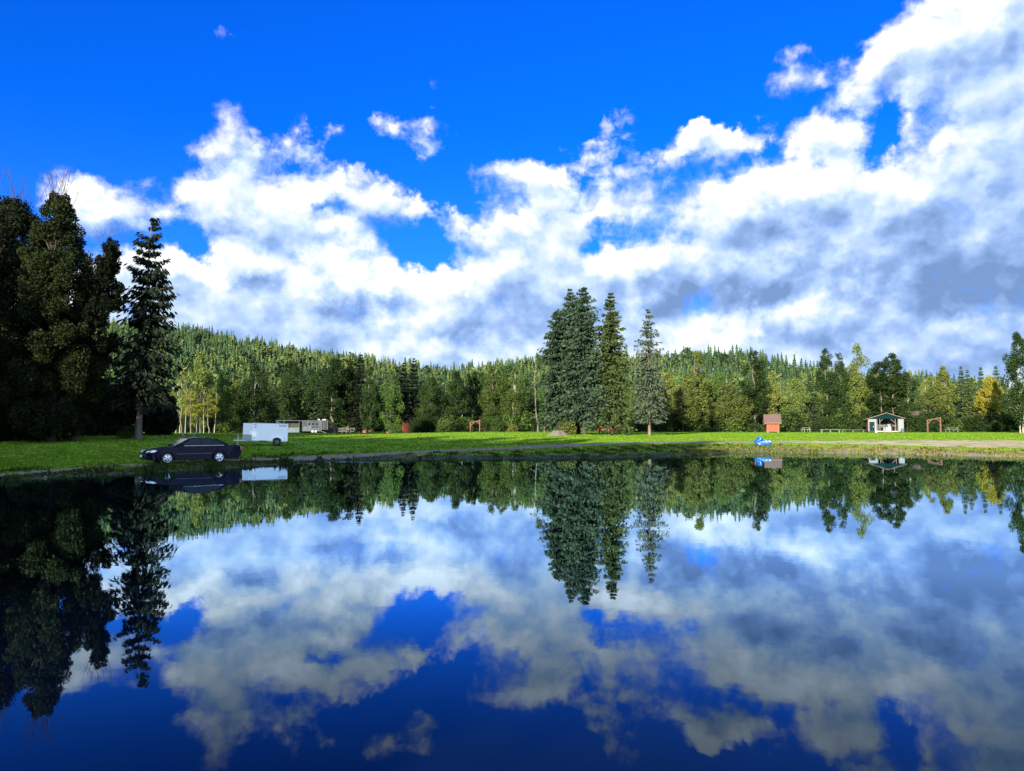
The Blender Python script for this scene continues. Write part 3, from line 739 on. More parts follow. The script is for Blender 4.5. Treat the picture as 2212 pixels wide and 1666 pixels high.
for (p0, p1, where) in ((385, 500, 'under the golden birches'), (500, 760, 'behind the two trailers'), (760, 1010, 'along the treeline beside the red outhouse'), (1040, 1200, 'along the treeline left of the lawn spruces'),
                 (1380, 1640, 'along the treeline left of the red shed'), (1700, 1870, 'along the treeline left of the pavilion'), (1960, 2240, 'along the treeline right of the pavilion')):
    px = p0
    while px < p1:
        right = px > 1300
        if min(abs(px - q) for q in (877, 1022, 1036, 788, 802, 838, 1741, 1985)) < 17: px += 5; continue
        bush(px, (137 if right else 160 if 500 < px < 775 else 149) + trg.uniform(0, 3), trg.uniform(1.6, 4.2), trg.choice(('leaf_dark', 'leaf_green', 'leaf_dark')), 'dark leafy bush ' + where, 'bushes ' + where)
        px += trg.uniform(9, 20)
# thin pale trunks standing in the gap of the row
for px, top in ((380, 880), (388, 860), (400, 850), (424, 870), (440, 880), (463, 865)):
    row_tree('airy', px, top - 40, 143, 'leaf_light', 'thin pale birch stem in the gap right of the tall dark spruce', 'thin birch stems in the gap', rpx=14, bark='birch_bark')

# --- wood on the hill: reads as one mass
def hill_forest():
    rg = np.random.default_rng(17)
    N = 78000
    s = rg.uniform(-.72, .72, N); e, Rd = ridge_at(s)
    y = 190 + (Rd + 12 - 190) * rg.random(N) ** .8
    keep = rg.random(N) < np.interp(y, [190, 300, 700], [.10, .16, .26]) * (y / 760) ** .5 * 1.15
    s, y, Rd = s[keep], y[keep], Rd[keep]; x = s * y
    z = ground_z(x, y)
    n = len(x)
    broad = rg.random(n) < np.interp(y / Rd, [.3, .6, .95, 1], [.42, .30, .08, 0])
    far = np.clip(y / 420, .8, 1.15)
    h = (5.5 + 7.5 * rg.random(n) ** 1.6) * (.75 + .5 * (np.sin(x * .031 + 2 * np.sin(y * .023)) * np.sin(y * .037) > -.2)) * np.where(broad, .95, 1.05) * far; h *= .80
    # unit conifer: five stacked ragged skirts of leaf-like flaps
    def unit_con(q):
        r2 = np.random.default_rng(q); V, Fc = [], []
        for i in range(9):
            t = i / 9; zc = .08 + .84 * t; r = .17 * (1 - t) ** .9 + .008; m = 6 if i < 6 else 4; o = r2.uniform(0, 6)
            for k in range(m):
                a = o + 6.283 * k / m; w = 6.283 / m * .62; rr = r * r2.uniform(.75, 1.25); dz = .13 * (1 - t * .2)
                b0 = len(V)
                V += [(0, 0, zc + dz), (math.cos(a - w) * rr * .75, math.sin(a - w) * rr * .75, zc - .01), (math.cos(a) * rr, math.sin(a) * rr, zc - .05 * (1 - t)), (math.cos(a + w) * rr * .75, math.sin(a + w) * rr * .75, zc - .01)]
                Fc.append((b0, b0 + 1, b0 + 2, b0 + 3))
        return np.array(V), np.array(Fc)
    def unit_broad(q):
        r2 = np.random.default_rng(q); m = 56
        d = rand_dirs(r2, m); d *= r2.uniform(.7, 1.05, m)[:, None]
        C = d * np.array([.20, .20, .34]) + np.array([0, 0, .56])
        return cards(r2, C, .20, .1, .8)
    VV, FF, base = [], [], 0
    uc = [unit_con(i) for i in range(5)]; ub = [unit_broad(i) for i in range(5)]
    a = rg.uniform(0, 6.28, n)
    for k in range(5):
        for flag, U in ((False, uc[k]), (True, ub[k])):
            sel = np.where((np.arange(n) % 5 == k) & (broad == flag))[0]
            v, f = U
            ca, sa = np.cos(a[sel])[:, None], np.sin(a[sel])[:, None]; hh = h[sel][:, None]; ww = hh * rg.uniform(.85, 1.2, (len(sel), 1))
            X = (v[None, :, 0] * ca - v[None, :, 1] * sa) * ww + x[sel][:, None]; Y = (v[None, :, 0] * sa + v[None, :, 1] * ca) * ww + y[sel][:, None]; Z = v[None, :, 2] * hh + z[sel][:, None] - .3
            VV.append(np.stack([X, Y, Z], -1).reshape(-1, 3))
            FF.append((f[None] + (np.arange(len(sel)) * len(v))[:, None, None]).reshape(-1, 4) + base); base += len(VV[-1])
    print('hill trees', n, 'faces', sum(len(q) for q in FF))
    return raw_mesh('hill_forest', np.concatenate(VV), [np.concatenate(FF)])
def hill_material():
    m = bpy.data.materials.new('hill_wood'); m.use_nodes = True; nt = m.node_tree; nt.nodes.clear(); b = NB(nt)
    geo = b.n('ShaderNodeNewGeometry'); tc = b.n('ShaderNodeTexCoord'); o = tc.outputs['Object']
    cell = b.n('ShaderNodeTexVoronoi'); cell.inputs['Scale'].default_value = .16; b.put(cell.inputs[0], b.vm('MULTIPLY', o, (1, 1, .0)))
    sp = b.n('ShaderNodeSeparateColor'); b.put(sp.inputs[0], cell.outputs['Color'])
    c1 = b.mix(geo.outputs['Random Per Island'], (.013, .032, .018), (.045, .075, .036))
    c2 = b.mix(geo.outputs['Random Per Island'], (.036, .062, .020), (.120, .145, .048))
    patch = b.noise(o, .012, 3, .6).outputs[0]
    f = b.m('ADD', b.m('MULTIPLY', sp.outputs[0], .6), b.m('MULTIPLY', b.mapr(patch, .35, .65), .5))
    c = b.mix(b.mapr(f, .45, .9), c1, c2)
    d = b.n('ShaderNodeBsdfDiffuse'); b.put(d.inputs[0], c)
    t = b.n('ShaderNodeBsdfTranslucent'); b.put(t.inputs[0], c)
    mx = b.n('ShaderNodeMixShader'); mx.inputs[0].default_value = .15; b.put(mx.inputs[1], d.outputs[0]); b.put(mx.inputs[2], t.outputs[0])
    out = b.n('ShaderNodeOutputMaterial'); b.put(out.inputs[0], mx.outputs[0]); return m
tag(link('hill_forest', hill_forest(), hill_material()), 'mixed conifer wood covering the hills behind the meadow', 'forest', kind='stuff')

# --- trees outside the frame whose shadows fall across the near field
def row_pts(line, n):
    L = np.array(line, float); t = np.linspace(0, len(L) - 1, n); return np.stack([np.interp(t, range(len(L)), L[:, k]) for k in range(2)], 1)
srg = random.Random(9)
SHADE = [(p[0] + srg.uniform(-1, 1), p[1] + srg.uniform(-1, 1), srg.uniform(22.5, 26)) for p in row_pts([(-66, 21), (-52, 16), (-39, 12), (-28, 5), (-19, -3), (-15, -14)], 15)]
SHADE += [(p[0] + srg.uniform(-1, 1), p[1] + srg.uniform(-1, 1), srg.uniform(20, 23)) for p in row_pts([(-70, 8), (-44, 0), (-26, -12), (-18, -26)], 10)]
SHADE += [(-58, 50, 27), (-62, 60, 23), (-66, 42, 26), (-70, 70, 23), (-75, 58, 25), (44, 30, 19), (52, 38, 20), (60, 47, 19), (69, 55, 18), (56, 28, 20), (78, 64, 17), (88, 74, 16)]
BIGS = [deciduous(200 + i, 20, 5.0, base=.34, nclump=60, nleaf=5200, lsz=.62, clump=.28) for i in range(2)]
SHADE[12:15] = [(a, b_, c - 5) for a, b_, c in SHADE[12:15]]
BIGLOW = [deciduous(205 + i, 20, 5.0, base=.05, nclump=60, nleaf=5200, lsz=.62, clump=.28) for i in range(2)]
SHADE += [(74, 98, 19), (82, 105, 20), (90, 113, 20), (99, 120, 19), (80, 92, 18), (108, 126, 19)]
for i, (x, y, h) in enumerate(SHADE):
    s = h / 20
    put_tree('cottonwood_tree', (BIGLOW if x > 0 else BIGS)[i % 2], (x, y, gz(x, y) - .1), (M['dark_bark'], M['leaf_dark']), 'tall cottonwood standing outside the picture on the near bank', 'cottonwoods on the near bank', 'tree', (s * 1.05, s * 1.05, s), i * 1.3)

# --- ground cover
def blades(P, h, w, rg, n=3, lean=.5):
    m = len(P); VV = []
    for k in range(n):
        a = rg.uniform(0, 6.28, m); hh = h * rg.uniform(.6, 1.25, m); l = lean * hh * rg.uniform(.1, 1, m)
        c, s = np.cos(a), np.sin(a); b0 = P + np.stack([rg.normal(0, .04, m), rg.normal(0, .04, m), 0 * a], 1)
        sx = np.stack([-s, c, 0 * a], 1) * (w * rg.uniform(.7, 1.3, m))[:, None]
        tip = b0 + np.stack([c * l, s * l, hh], 1); mid = b0 + np.stack([c * l * .3, s * l * .3, hh * .6], 1)
        VV.append(np.stack([b0 - sx, b0 + sx, mid + sx * .7, tip, mid - sx * .7], 1))
    V = np.concatenate(VV).reshape(-1, 3)
    return V, np.arange(len(V), dtype=np.int32).reshape(-1, 5)
def scatter(n, seed, dmin, dmax, ylo, yhi, power=1.0):
    rg = np.random.default_rng(seed); y = ylo + (yhi - ylo) * rg.random(n) ** power; x = y * rg.uniform(-.72, .72, n); d = shore_dist(x, y)
    k = (d > dmin) & (d < dmax); x, y, d = x[k], y[k], d[k]
    pd = np.full(len(x), 99.0); pw = np.ones(len(x))
    for q in PP[::3]:
        dd = np.hypot(x - q[0], y - q[1]); c = dd < pd; pd = np.where(c, dd, pd); pw = np.where(c, q[2], pw)
    return rg, x, y, d, pd / pw
rg, x, y, d, pd = scatter(150000, 3, 2.5, 200, 24, 120, 1.3)
k = (pd > 1.0 + .15 * rg.standard_normal(len(x))) & (rg.random(len(x)) < .75)
x, y = x[k], y[k]; P = np.stack([x, y, zland(x, y) - .01], 1)
patch = .5 + .5 * np.sin(x * .8 + np.sin(y * 1.1)) * np.sin(y * .6 + .5 * x)
V, Fq = blades(P, .05 + .09 * patch * rg.random(len(x)), .018 + y * .00035, rg, 3, .6)
tag(link('meadow_grass', raw_mesh('meadow_grass', V, [Fq]), M['grass_blade']), 'short green grass over the meadow beyond the pond', 'grass', kind='stuff')
rg, x, y, d, pd = scatter(130000, 4, -.35, 9, 22, 85)
cl = np.sin(x * 1.7 + 2 * np.sin(y * .6)) * np.sin(y * 1.9 + x * .4) + .5 * np.sin(x * 4.1)
k = (pd > .95) & (d < 3.2 + 2.4 * (cl > .1) + 5 * (x > 4)) & (rg.random(len(x)) < np.where(cl > -.1, .95, .75)) & (x < 26)
x1, y1, c1 = x[k], y[k], cl[k]; P = np.stack([x1, y1, zland(x1, y1) - .02], 1)
V, Fq = blades(P, (.06 + .14 * np.clip(c1, 0, 1)) * (1 + .9 * (x1 < -9) * (d[k] < 1.1)) * rg.uniform(.4, 1.3, len(x1)), .024, rg, 4, .7)
tag(link('bank_weeds', raw_mesh('bank_weeds', V, [Fq]), M['weed']), 'dark low weeds along the pond bank', 'weeds', kind='stuff')
k = (x > 14) & (d < 4.2 + 2 * cl) & (rg.random(len(x)) < np.where(cl > -.1, .9, .16)) & (d > -.2)
x2, y2 = x[k], y[k]; P = np.stack([x2, y2, zland(x2, y2) - .02], 1)
V, Fq = blades(P, (.05 + .12 * rg.random(len(x2))) * (1 + .7 * np.clip(cl[k], -.6, 1)), .024, rg, 5, .9)
tag(link('shore_sedge', raw_mesh('shore_sedge', V, [Fq]), M['sedge']), 'olive sedge in the shallows along the right bank', 'sedge', kind='stuff')
def pebbles():
    rg, x, y, d, pd = scatter(60000, 6, .0, 3.2, 22, 75)
    k = rg.random(len(x)) < .07; x, y = x[k], y[k]; n = len(x)
    o = np.array([(1, 0, 0), (0, 1, 0), (-1, 0, 0), (0, -1, 0), (0, 0, .7), (0, 0, -.7)], float); f = np.array([(0, 1, 4), (1, 2, 4), (2, 3, 4), (3, 0, 4), (1, 0, 5), (2, 1, 5), (3, 2, 5), (0, 3, 5)])
    r = (.02 + .09 * rg.random(n) ** 3)[:, None, None]
    V = o[None] * r * rg.uniform(.6, 1.3, (n, 6, 1)) + np.stack([x, y, zland(x, y)], 1)[:, None, :]
    return raw_mesh('bank_pebbles', V.reshape(-1, 3), [(f[None] + (np.arange(n) * 6)[:, None, None]).reshape(-1, 3)])
tag(link('bank_pebbles', pebbles(), mat('pebble', (.11, .105, .10), .9, var=.6, scale=9)), 'grey pebbles strewn along the waterline', 'pebbles', kind='stuff')

# ------------------------------------------------------------------ things on the meadow
paint_navy = mat('navy_paint', (.0030, .0034, .016), .25, var=.05, spec=.10, coat=.04)
glass = mat('dark_glass', (.006, .011, .012), .05, var=.05, spec=.15)
rubber = mat('tyre_rubber', (.014, .014, .015), .85, var=.2)
alloy = mat('alloy', (.62, .64, .68), .32, .85, var=.05)
dark = mat('black_plastic', (.010, .010, .011), .6, var=.1)
chrome = mat('bright_trim', (.55, .56, .60), .25, .9, var=.05)
lens = mat('headlight_lens', (.70, .74, .80), .12, var=.05, spec=.8, coat=.8)
red_lens = mat('red_lens', (.22, .010, .012), .2, var=.1, spec=.7)
white_plate = mat('plate_white', (.72, .74, .78), .5, var=.04)
white_metal = mat('white_sheet_metal', (.80, .82, .85), .38, var=.035, scale=1.3, spec=.5)
def sm(a, b, v): t = min(1, max(0, (v - a) / (b - a))); return t * t * (3 - 2 * t)

def make_car():
    D = 43.0; x, y, z = spot(414, D)
    car = empty('parked_car', (x, y, z - .03), R(40), 'dark navy blue four-door sedan parked on the track at the pond edge', 'car')
    def arc(cx, r, n=11): return [(cx - r * math.cos(math.pi * i / (n - 1)) * -1, .30 + r * math.sin(math.pi * i / (n - 1))) for i in range(n)]
    xf, xr, ar = -1.50, 1.24, .385
    up = [(-2.50, .26), (-2.56, .42), (-2.55, .56), (-2.47, .66), (-2.25, .755), (-1.85, .84), (-1.4, .905), (-1.0, .955), (-.6, .975), (0, .985), (.6, .99), (1.2, 1.0), (1.7, 1.015), (2.15, 1.015), (2.42, .975), (2.52, .90), (2.56, .74), (2.57, .56), (2.50, .38), (2.30, .29)]
    out = up + [(xr + ar, .29)] + [(xr + ar * math.cos(q), .30 + ar * math.sin(q)) for q in np.linspace(.06, math.pi - .06, 11)] + [(xr - ar, .22)] + [(xf + ar, .20)] + [(xf + ar * math.cos(q), .30 + ar * math.sin(q)) for q in np.linspace(.06, math.pi - .06, 11)] + [(xf - ar, .24)]
    bm = bmesh.new(); rows = []
    cz = .55
    for yy, ins in ((-.90, .060), (-.925, .03), (-.93, .012), (-.86, 0), (.86, 0), (.93, .012), (.925, .03), (.90, .060)):
        row = []
        for (px, pz) in out:
            e = max(sm(1.75, 2.6, -px), .8 * sm(1.9, 2.6, px)); hw = 1 - .30 * e ** 1.6
            s = 1 - ins * (1.0 if pz > .32 else .2)
            zz = cz + (pz - cz) * s; bulge = 1 - .10 * max(0, (pz - .62) / .4) ** 2 - .04 * max(0, (.45 - pz) / .25)
            row.append(bm.verts.new((px * (1 - .012 * abs(yy) ** 3 * 2 * e), yy * hw * bulge, zz)))
        rows.append(row)
    n = len(out)
    for a, b in zip(rows, rows[1:]):
        for i in range(n): bm.faces.new((a[i], a[(i + 1) % n], b[(i + 1) % n], b[i]))
    for row in (rows[0], rows[-1]):
        f = bm.faces.new(row); bmesh.ops.triangulate(bm, faces=[f])
    bmesh.ops.recalc_face_normals(bm, faces=bm.faces)
    me = bpy.data.meshes.new('body'); bm.to_mesh(me); bm.free()
    for p in me.polygons: p.use_smooth = abs(p.normal.y) < .9
    link('body', me, paint_navy, car)
    MB().box(-2.2, 2.25, -.78, .78, .22, .62).build('underbody', dark, car)
    # cabin
    def hw(zz): return .825 - (zz - .95) / .48 * .215
    gp = [(-1.02, .945), (-.62, 1.175), (-.28, 1.345), (-.05, 1.405), (.30, 1.43), (.70, 1.415), (1.02, 1.355), (1.35, 1.22), (1.80, 1.005)]
    bm = bmesh.new(); rows = []
    for k in (-1, -.93, -.6, 0, .6, .93, 1):
        row = []
        for px, pz in gp:
            crown = (.018 * (1 - abs(k) ** 2) - (.028 if abs(k) == 1 else 0)) * (1 if pz > 1.3 else .3)
            bow = .07 * (1 - k * k) * (-1 if px < 0 else .6) * (1 if pz < 1.36 else .3)
            row.append(bm.verts.new((px + bow, k * hw(pz), pz + crown)))
        row.append(bm.verts.new((1.78, k * .82, .93))); row.insert(0, bm.verts.new((-1.0, k * .82, .90)))
        rows.append(row)
    n = len(rows[0])
    for a, b in zip(rows, rows[1:]):
        for i in range(n - 1): bm.faces.new((a[i], a[i + 1], b[i + 1], b[i]))
    for row in (rows[0], rows[-1]): bm.faces.new(row)
    bmesh.ops.recalc_face_normals(bm, faces=bm.faces)
    me = bpy.data.meshes.new('roof'); bm.to_mesh(me); bm.free()
    for p in me.polygons: p.use_smooth = abs(p.normal.y) < .8
    link('roof', me, paint_navy, car)
    for s in (-1, 1):
        for w in ([(-.74, 1.0), (-.24, 1.31), (-.02, 1.365), (.20, 1.375), (.24, 1.0)], [(.30, 1.0), (.27, 1.375), (.68, 1.36), (.93, 1.31), (.96, 1.0)], [(1.01, 1.0), (.98, 1.295), (1.20, 1.20), (1.48, 1.03)]):
            MB().slab([(px, s * (hw(pz) + .004), pz) for px, pz in w], (0, s * .008, 0)).build('side_window', glass, car)
        MB().bar((-.8, s * .842, .985), (1.5, s * .842, .995), .012, .014).build('window_trim', chrome, car)
        MB().bar((-1.05, s * .935, .555), (.78, s * .935, .565), .016, .050).build('side_moulding', mat('moulding', (.035, .036, .05), .4, var=.1), car, .004)
        MB().bar((.26, s * .922, .28), (.26, s * .90, .97), .006, .012).bar((-.78, s * .93, .30), (-.80, s * .905, .95), .006, .012).build('door_seam', dark, car)
        MB().box(.10, .24, s * .925 - .012, s * .925 + .012, .80, .83).build('door_handle', dark, car, .005)
        MB().box(.86, 1.0, s * .925 - .012, s * .925 + .012, .81, .84).build('door_handle', dark, car, .005)
        MB().box(-.80, -.66, s * .90 - .08, s * .90 + .08, .98, 1.09).build('door_mirror', paint_navy, car, .03)
        MB().slab([(-2.44, s * .50, .60), (-2.16, s * .845, .645), (-1.98, s * .865, .735), (-2.12, s * .82, .765), (-2.40, s * .50, .70)], (-.05, s * .035, .012)).build('headlight', lens, car, .01)
        MB().box(2.44, 2.585, s * .64 - .13, s * .64 + .13, .70, .90).build('tail_light', red_lens, car, .02)
    MB().slab([(-1.075, -.74, .985), (-1.075, .74, .985), (-.345, .63, 1.355), (-.345, -.63, 1.355)], (-.016, 0, .02)).build('windshield', glass, car)
    MB().slab([(1.76, -.72, 1.045), (1.76, .72, 1.045), (1.16, .62, 1.33), (1.16, -.62, 1.33)], (.016, 0, .02)).build('rear_window', glass, car)
    MB().box(-2.60, -2.585, -.17, .17, .40, .52).build('license_plate', white_plate, car)
    MB().box(-2.575, -2.50, -.36, .36, .60, .655).build('grille', dark, car, .01)
    MB().bar((-2.58, -.60, .545), (-2.58, .60, .545), .02, .03).build('bumper_strip', mat('moulding', (0, 0, 0)), car)
    for cx in (xf, xr):
        for s in (-1, 1):
            w = MB().disc_y(0, 0, [(.20, -.085), (.315, -.10), (.335, -.06), (.335, .06), (.315, .10), (.20, .085)], 28).build('wheel', rubber, car, smooth=True, loc=(cx, s * .80, .335))
            MB().disc_y(0, 0, [(.225, .035), (.225, -.09), (.215, -.110), (.195, -.098), (.06, -.112)], 28).build('rim', alloy, w) .rotation_euler = (0, 0, 0 if s < 0 else math.pi)
            g = MB()
            for k in range(5):
                a0 = 2 * math.pi * k / 5 + .3
                pts = [(r * math.cos(a0 + d), -.1125 if s < 0 else .1125, r * math.sin(a0 + d)) for r, d in ((.085, -.18), (.175, -.30), (.185, 0), (.17, .18), (.08, .05))]
                g.slab(pts, (0, .02 * (1 if s < 0 else -1), 0))
            g.disc_y(0, 0, [(.03, -.116 if s < 0 else .085), (.03, -.085 if s < 0 else .116)], 12).build('rim_slots', dark, w)
    return car
make_car()

def make_cargo_trailer():
    D = 70.0; x, y, z = spot(583, D)
    t = empty('cargo_trailer', (x, y, z), R(16), 'small white enclosed cargo trailer with silver stone guard on its nose', 'trailer')
    t.rotation_euler = (0, R(1.6), R(16))
    L0, L1, W, z0, z1 = -1.55, 1.50, .86, .46, 1.98
    MB().box(L0, L1, -W, W, z0, z1).build('box_body', white_metal, t, .015)
    MB().slab([(L0, -W, z0), (L0, W, z0), (L0 - .78, .22, z0), (L0 - .78, -.22, z0)], (0, 0, z1 - z0 - .015)).build('nose', white_metal, t, .012)
    guard = mat('diamond_plate', (.34, .36, .38), .42, .75, var=.12, scale=14)
    MB().slab([(L0 - .006, -W - .004, z0 + .01), (L0 - .79, -.23, z0 + .01), (L0 - .79, .23, z0 + .01), (L0 - .80, .23, z0 + .01), (L0 - .80, -.238, z0 + .01), (L0 - .012, -W - .014, z0 + .01)], (0, 0, .50)).build('stone_guard', guard, t)
    MB().box(L0 - .02, L1 + .02, -W - .015, W + .015, z1, z1 + .035).build('roof_rail', mat('trim_grey', (.55, .58, .62), .4, .3), t, .008)
    MB().box(L0, L1, -W - .012, -W, z0 - .05, z0 + .03).build('lower_trim', mat('trim_grey', (0, 0, 0)), t)
    MB().box(L1, L1 + .03, -W + .04, W - .04, z0 + .02, z1 - .04).build('rear_door', white_metal, t, .01)
    MB().bar((L0 + .012, -W - .006, z0), (L0 + .012, -W - .006, z1), .02, .012).build('corner_seam', mat('trim_grey', (0, 0, 0)), t)
    wx = .62
    fl = MB()
    for s in (-1, 1):
        P = [(wx + .50 * math.cos(q), s * (W + .02), .36 + .46 * math.sin(q)) for q in np.linspace(0.12, math.pi - .12, 13)]
        Q = [(wx + .44 * math.cos(q), s * (W + .02), .36 + .40 * math.sin(q)) for q in np.linspace(0.12, math.pi - .12, 13)]
        for i in range(12): fl.slab([P[i], P[i + 1], Q[i + 1], Q[i]], (0, s * .10, 0))
    fl.build('fender', white_metal, t)
    for s in (-1, 1):
        MB().slab([(wx + .43 * math.cos(q), s * (W + .003), .36 + .39 * math.sin(q)) for q in np.linspace(.1, math.pi - .1, 13)], (0, s * .006, 0)).build('wheel_well', dark, t)
        w = MB().disc_y(0, 0, [(.18, -.09), (.31, -.10), (.335, -.06), (.335, .06), (.31, .10), (.18, .09)], 24).build('wheel', rubber, t, smooth=True, loc=(wx, s * (W + .10), .335))
        MB().disc_y(0, 0, [(.19, -.097), (.16, -.104), (.06, -.112), (.05, .10), (.19, .097)], 20).build('rim', mat('dark_rim', (.10, .10, .11), .5, .4), w)
    MB().bar((L0 - .75, 0, .42), (L0 - 1.55, 0, .42), .09, .09).bar((L0, -.6, .42), (L0 - 1.35, 0, .42), .08, .08).bar((L0, .6, .42), (L0 - 1.35, 0, .42), .08, .08).build('tongue', mat('trim_grey', (0, 0, 0)), t)
    MB().tube([(L0 - 1.18, -.02, .02), (L0 - 1.18, -.02, .95)], .035, 8).box(L0 - 1.25, L0 - 1.11, -.09, .05, 0, .03).build('jack', chrome, t)
    for mx in (-1.35, 1.28): MB().disc_y(mx, .72 if mx < 0 else .74, [(.035, -W - .016), (.035, -W - .002)], 12).build('marker_light', dark, t)
    MB().bar((-.9, -W - .03, .42), (-.2, -W - .03, .42), .03, .06).build('step_bar', dark, t)
    ink = mat('black_ink', (.006, .006, .008), .5, var=.05); gi = mat('grey_ink', (.16, .18, .22), .5, var=.05)
    lettering('lettering', 'ROYAL', .21, ink, t, (1.09, -W - .002, 1.80), (R(90), 0, 0), .004, 1.05, 1.0)
    lettering('lettering', 'CARGO', .085, gi, t, (-1.28, -W - .002, 1.87), (R(90), 0, 0), .003, 1.0, 1.0)
    e = MB()
    qs = np.linspace(-2.6, .35, 10); o = [(-1.28 + .10 * math.cos(q), -W - .004, 1.68 + .12 * math.sin(q)) for q in qs]; i_ = [(-1.28 + .075 * math.cos(q), -W - .004, 1.70 + .095 * math.sin(q)) for q in qs]
    for k in range(9): e.slab([o[k], o[k + 1], i_[k + 1], i_[k]], (0, -.004, 0))
    e.bar((-1.30, -W - .006, 1.74), (-1.20, -W - .006, 1.78), .005, .035).build('emblem', gi, t)
make_cargo_trailer()

def make_stock_trailer():
    D = 150.0; x, y, z = spot(655, D)
    k = 1.0
    t = empty('stock_trailer', (x, y, z + .02), R(13), 'long silver stock trailer with barred windows, ladder and two white wheels at treeline', 'trailer')
    al = mat('shaded_aluminium', (.06, .072, .095), .7, 0, var=.2, scale=2, spec=.15)  # metal and low wall darkened: the shade on the trailer put into colour
    x0, x1, W, z0, z1 = -.15, 4.65, 1.1, .42, 2.36
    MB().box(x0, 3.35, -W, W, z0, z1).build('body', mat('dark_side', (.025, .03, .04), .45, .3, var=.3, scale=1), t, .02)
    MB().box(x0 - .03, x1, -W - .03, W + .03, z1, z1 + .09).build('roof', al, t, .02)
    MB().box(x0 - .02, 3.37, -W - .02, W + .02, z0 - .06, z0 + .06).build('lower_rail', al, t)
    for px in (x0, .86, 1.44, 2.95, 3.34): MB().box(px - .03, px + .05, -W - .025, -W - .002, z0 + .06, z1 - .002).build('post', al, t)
    MB().box(.05, .82, -W - .015, -W - .002, z0 + .08, 1.25).build('lower_panel', mat('blue_grey_panel', (.04, .06, .08), .5, var=.25, scale=3), t)
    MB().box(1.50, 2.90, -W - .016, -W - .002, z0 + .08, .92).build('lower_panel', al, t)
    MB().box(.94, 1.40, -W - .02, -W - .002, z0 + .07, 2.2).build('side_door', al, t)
    MB().box(1.0, 1.34, -W - .032, -W - .022, 1.45, 2.08).build('door_window', glass, t)
    for px in (1.56, 2.26):
        for zz, h in ((1.48, .52), (.98, .34)):
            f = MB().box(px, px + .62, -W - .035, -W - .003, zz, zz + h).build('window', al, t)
            MB().box(px + .07, px + .55, -W - .045, -W - .037, zz + .06, zz + h - .06).build('pane', glass, f)
    ld = MB()
    for px in (2.98, 3.22): ld.bar((px, -W - .08, .95), (px, -W - .08, 2.6), .03, .03)
    for i in range(6): ld.bar((2.98, -W - .08, 1.1 + .27 * i), (3.22, -W - .08, 1.1 + .27 * i), .025, .025)
    ld.build('ladder', chrome, t)
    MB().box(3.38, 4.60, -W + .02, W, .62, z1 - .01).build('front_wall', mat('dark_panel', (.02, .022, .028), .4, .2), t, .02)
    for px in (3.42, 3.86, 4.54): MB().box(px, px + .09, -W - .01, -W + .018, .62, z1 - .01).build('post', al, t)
    MB().box(2.7, 3.1, -.5, .3, z1 + .09, z1 + .38).box(3.5, 4.3, -.6, .5, z1 + .09, z1 + .34).build('roof_unit', mat('pale_plastic', (.2, .21, .23), .5), t, .05)
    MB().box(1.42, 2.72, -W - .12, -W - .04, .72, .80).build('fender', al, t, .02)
    for px in (1.78, 2.38):
        w = MB().disc_y(0, 0, [(.2, -.09), (.30, -.10), (.33, -.05), (.33, .06), (.2, .09)], 20).build('wheel', rubber, t, smooth=True, loc=(px, -W - .02, .33))
        MB().disc_y(0, 0, [(.24, -.10), (.20, -.12), (.05, -.13), (.05, -.02)], 18).build('rim', mat('white_rim', (.22, .23, .25), .4), w)
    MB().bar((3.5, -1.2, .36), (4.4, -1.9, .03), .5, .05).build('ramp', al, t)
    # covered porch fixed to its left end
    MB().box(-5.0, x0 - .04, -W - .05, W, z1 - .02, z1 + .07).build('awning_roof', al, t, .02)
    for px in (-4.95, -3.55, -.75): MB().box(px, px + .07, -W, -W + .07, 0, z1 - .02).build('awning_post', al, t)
    MB().box(-3.5, -.75, W - .9, W - .8, .15, z1 - .05).build('back_wall', dark, t)
    MB().box(-3.46, -.78, -.82, -.74, .12, 1.05).build('low_wall', mat('pale_blue_board', (.05, .08, .10), .6, var=.3, scale=4), t)
    MB().box(-4.9, -3.6, W - .9, W - .82, .05, z1 - .05).build('back_wall', dark, t)
make_stock_trailer()

def make_fence():
    D = 153.0; x0, y0, z0 = spot(703, D); x1, y1, _ = spot(766, D)
    f = empty('rail_fence', (x0, y0, z0), 0, 'weathered grey split-rail fence right of the stock trailer', 'fence')
    w = mat('weathered_wood', (.060, .057, .062), .9, var=.4, scale=3, stretch=(4, 1, 1), bump=.4); L = x1 - x0; rg = random.Random(2)
    n = 8
    for i in range(n): MB().box(L * i / (n - 1) - .07, L * i / (n - 1) + .07, -.07, .07, 0, 1.10 + rg.uniform(-.08, .1)).build('post', w, f, .02)
    for i in range(n - 1):
        for zz in (.32, .62, .92): MB().bar((L * i / (n - 1), -.09, zz + rg.uniform(-.03, .05)), (L * (i + 1) / (n - 1), -.09, zz + rg.uniform(-.03, .05)), .04, .15).build('rail', w, f)
make_fence()

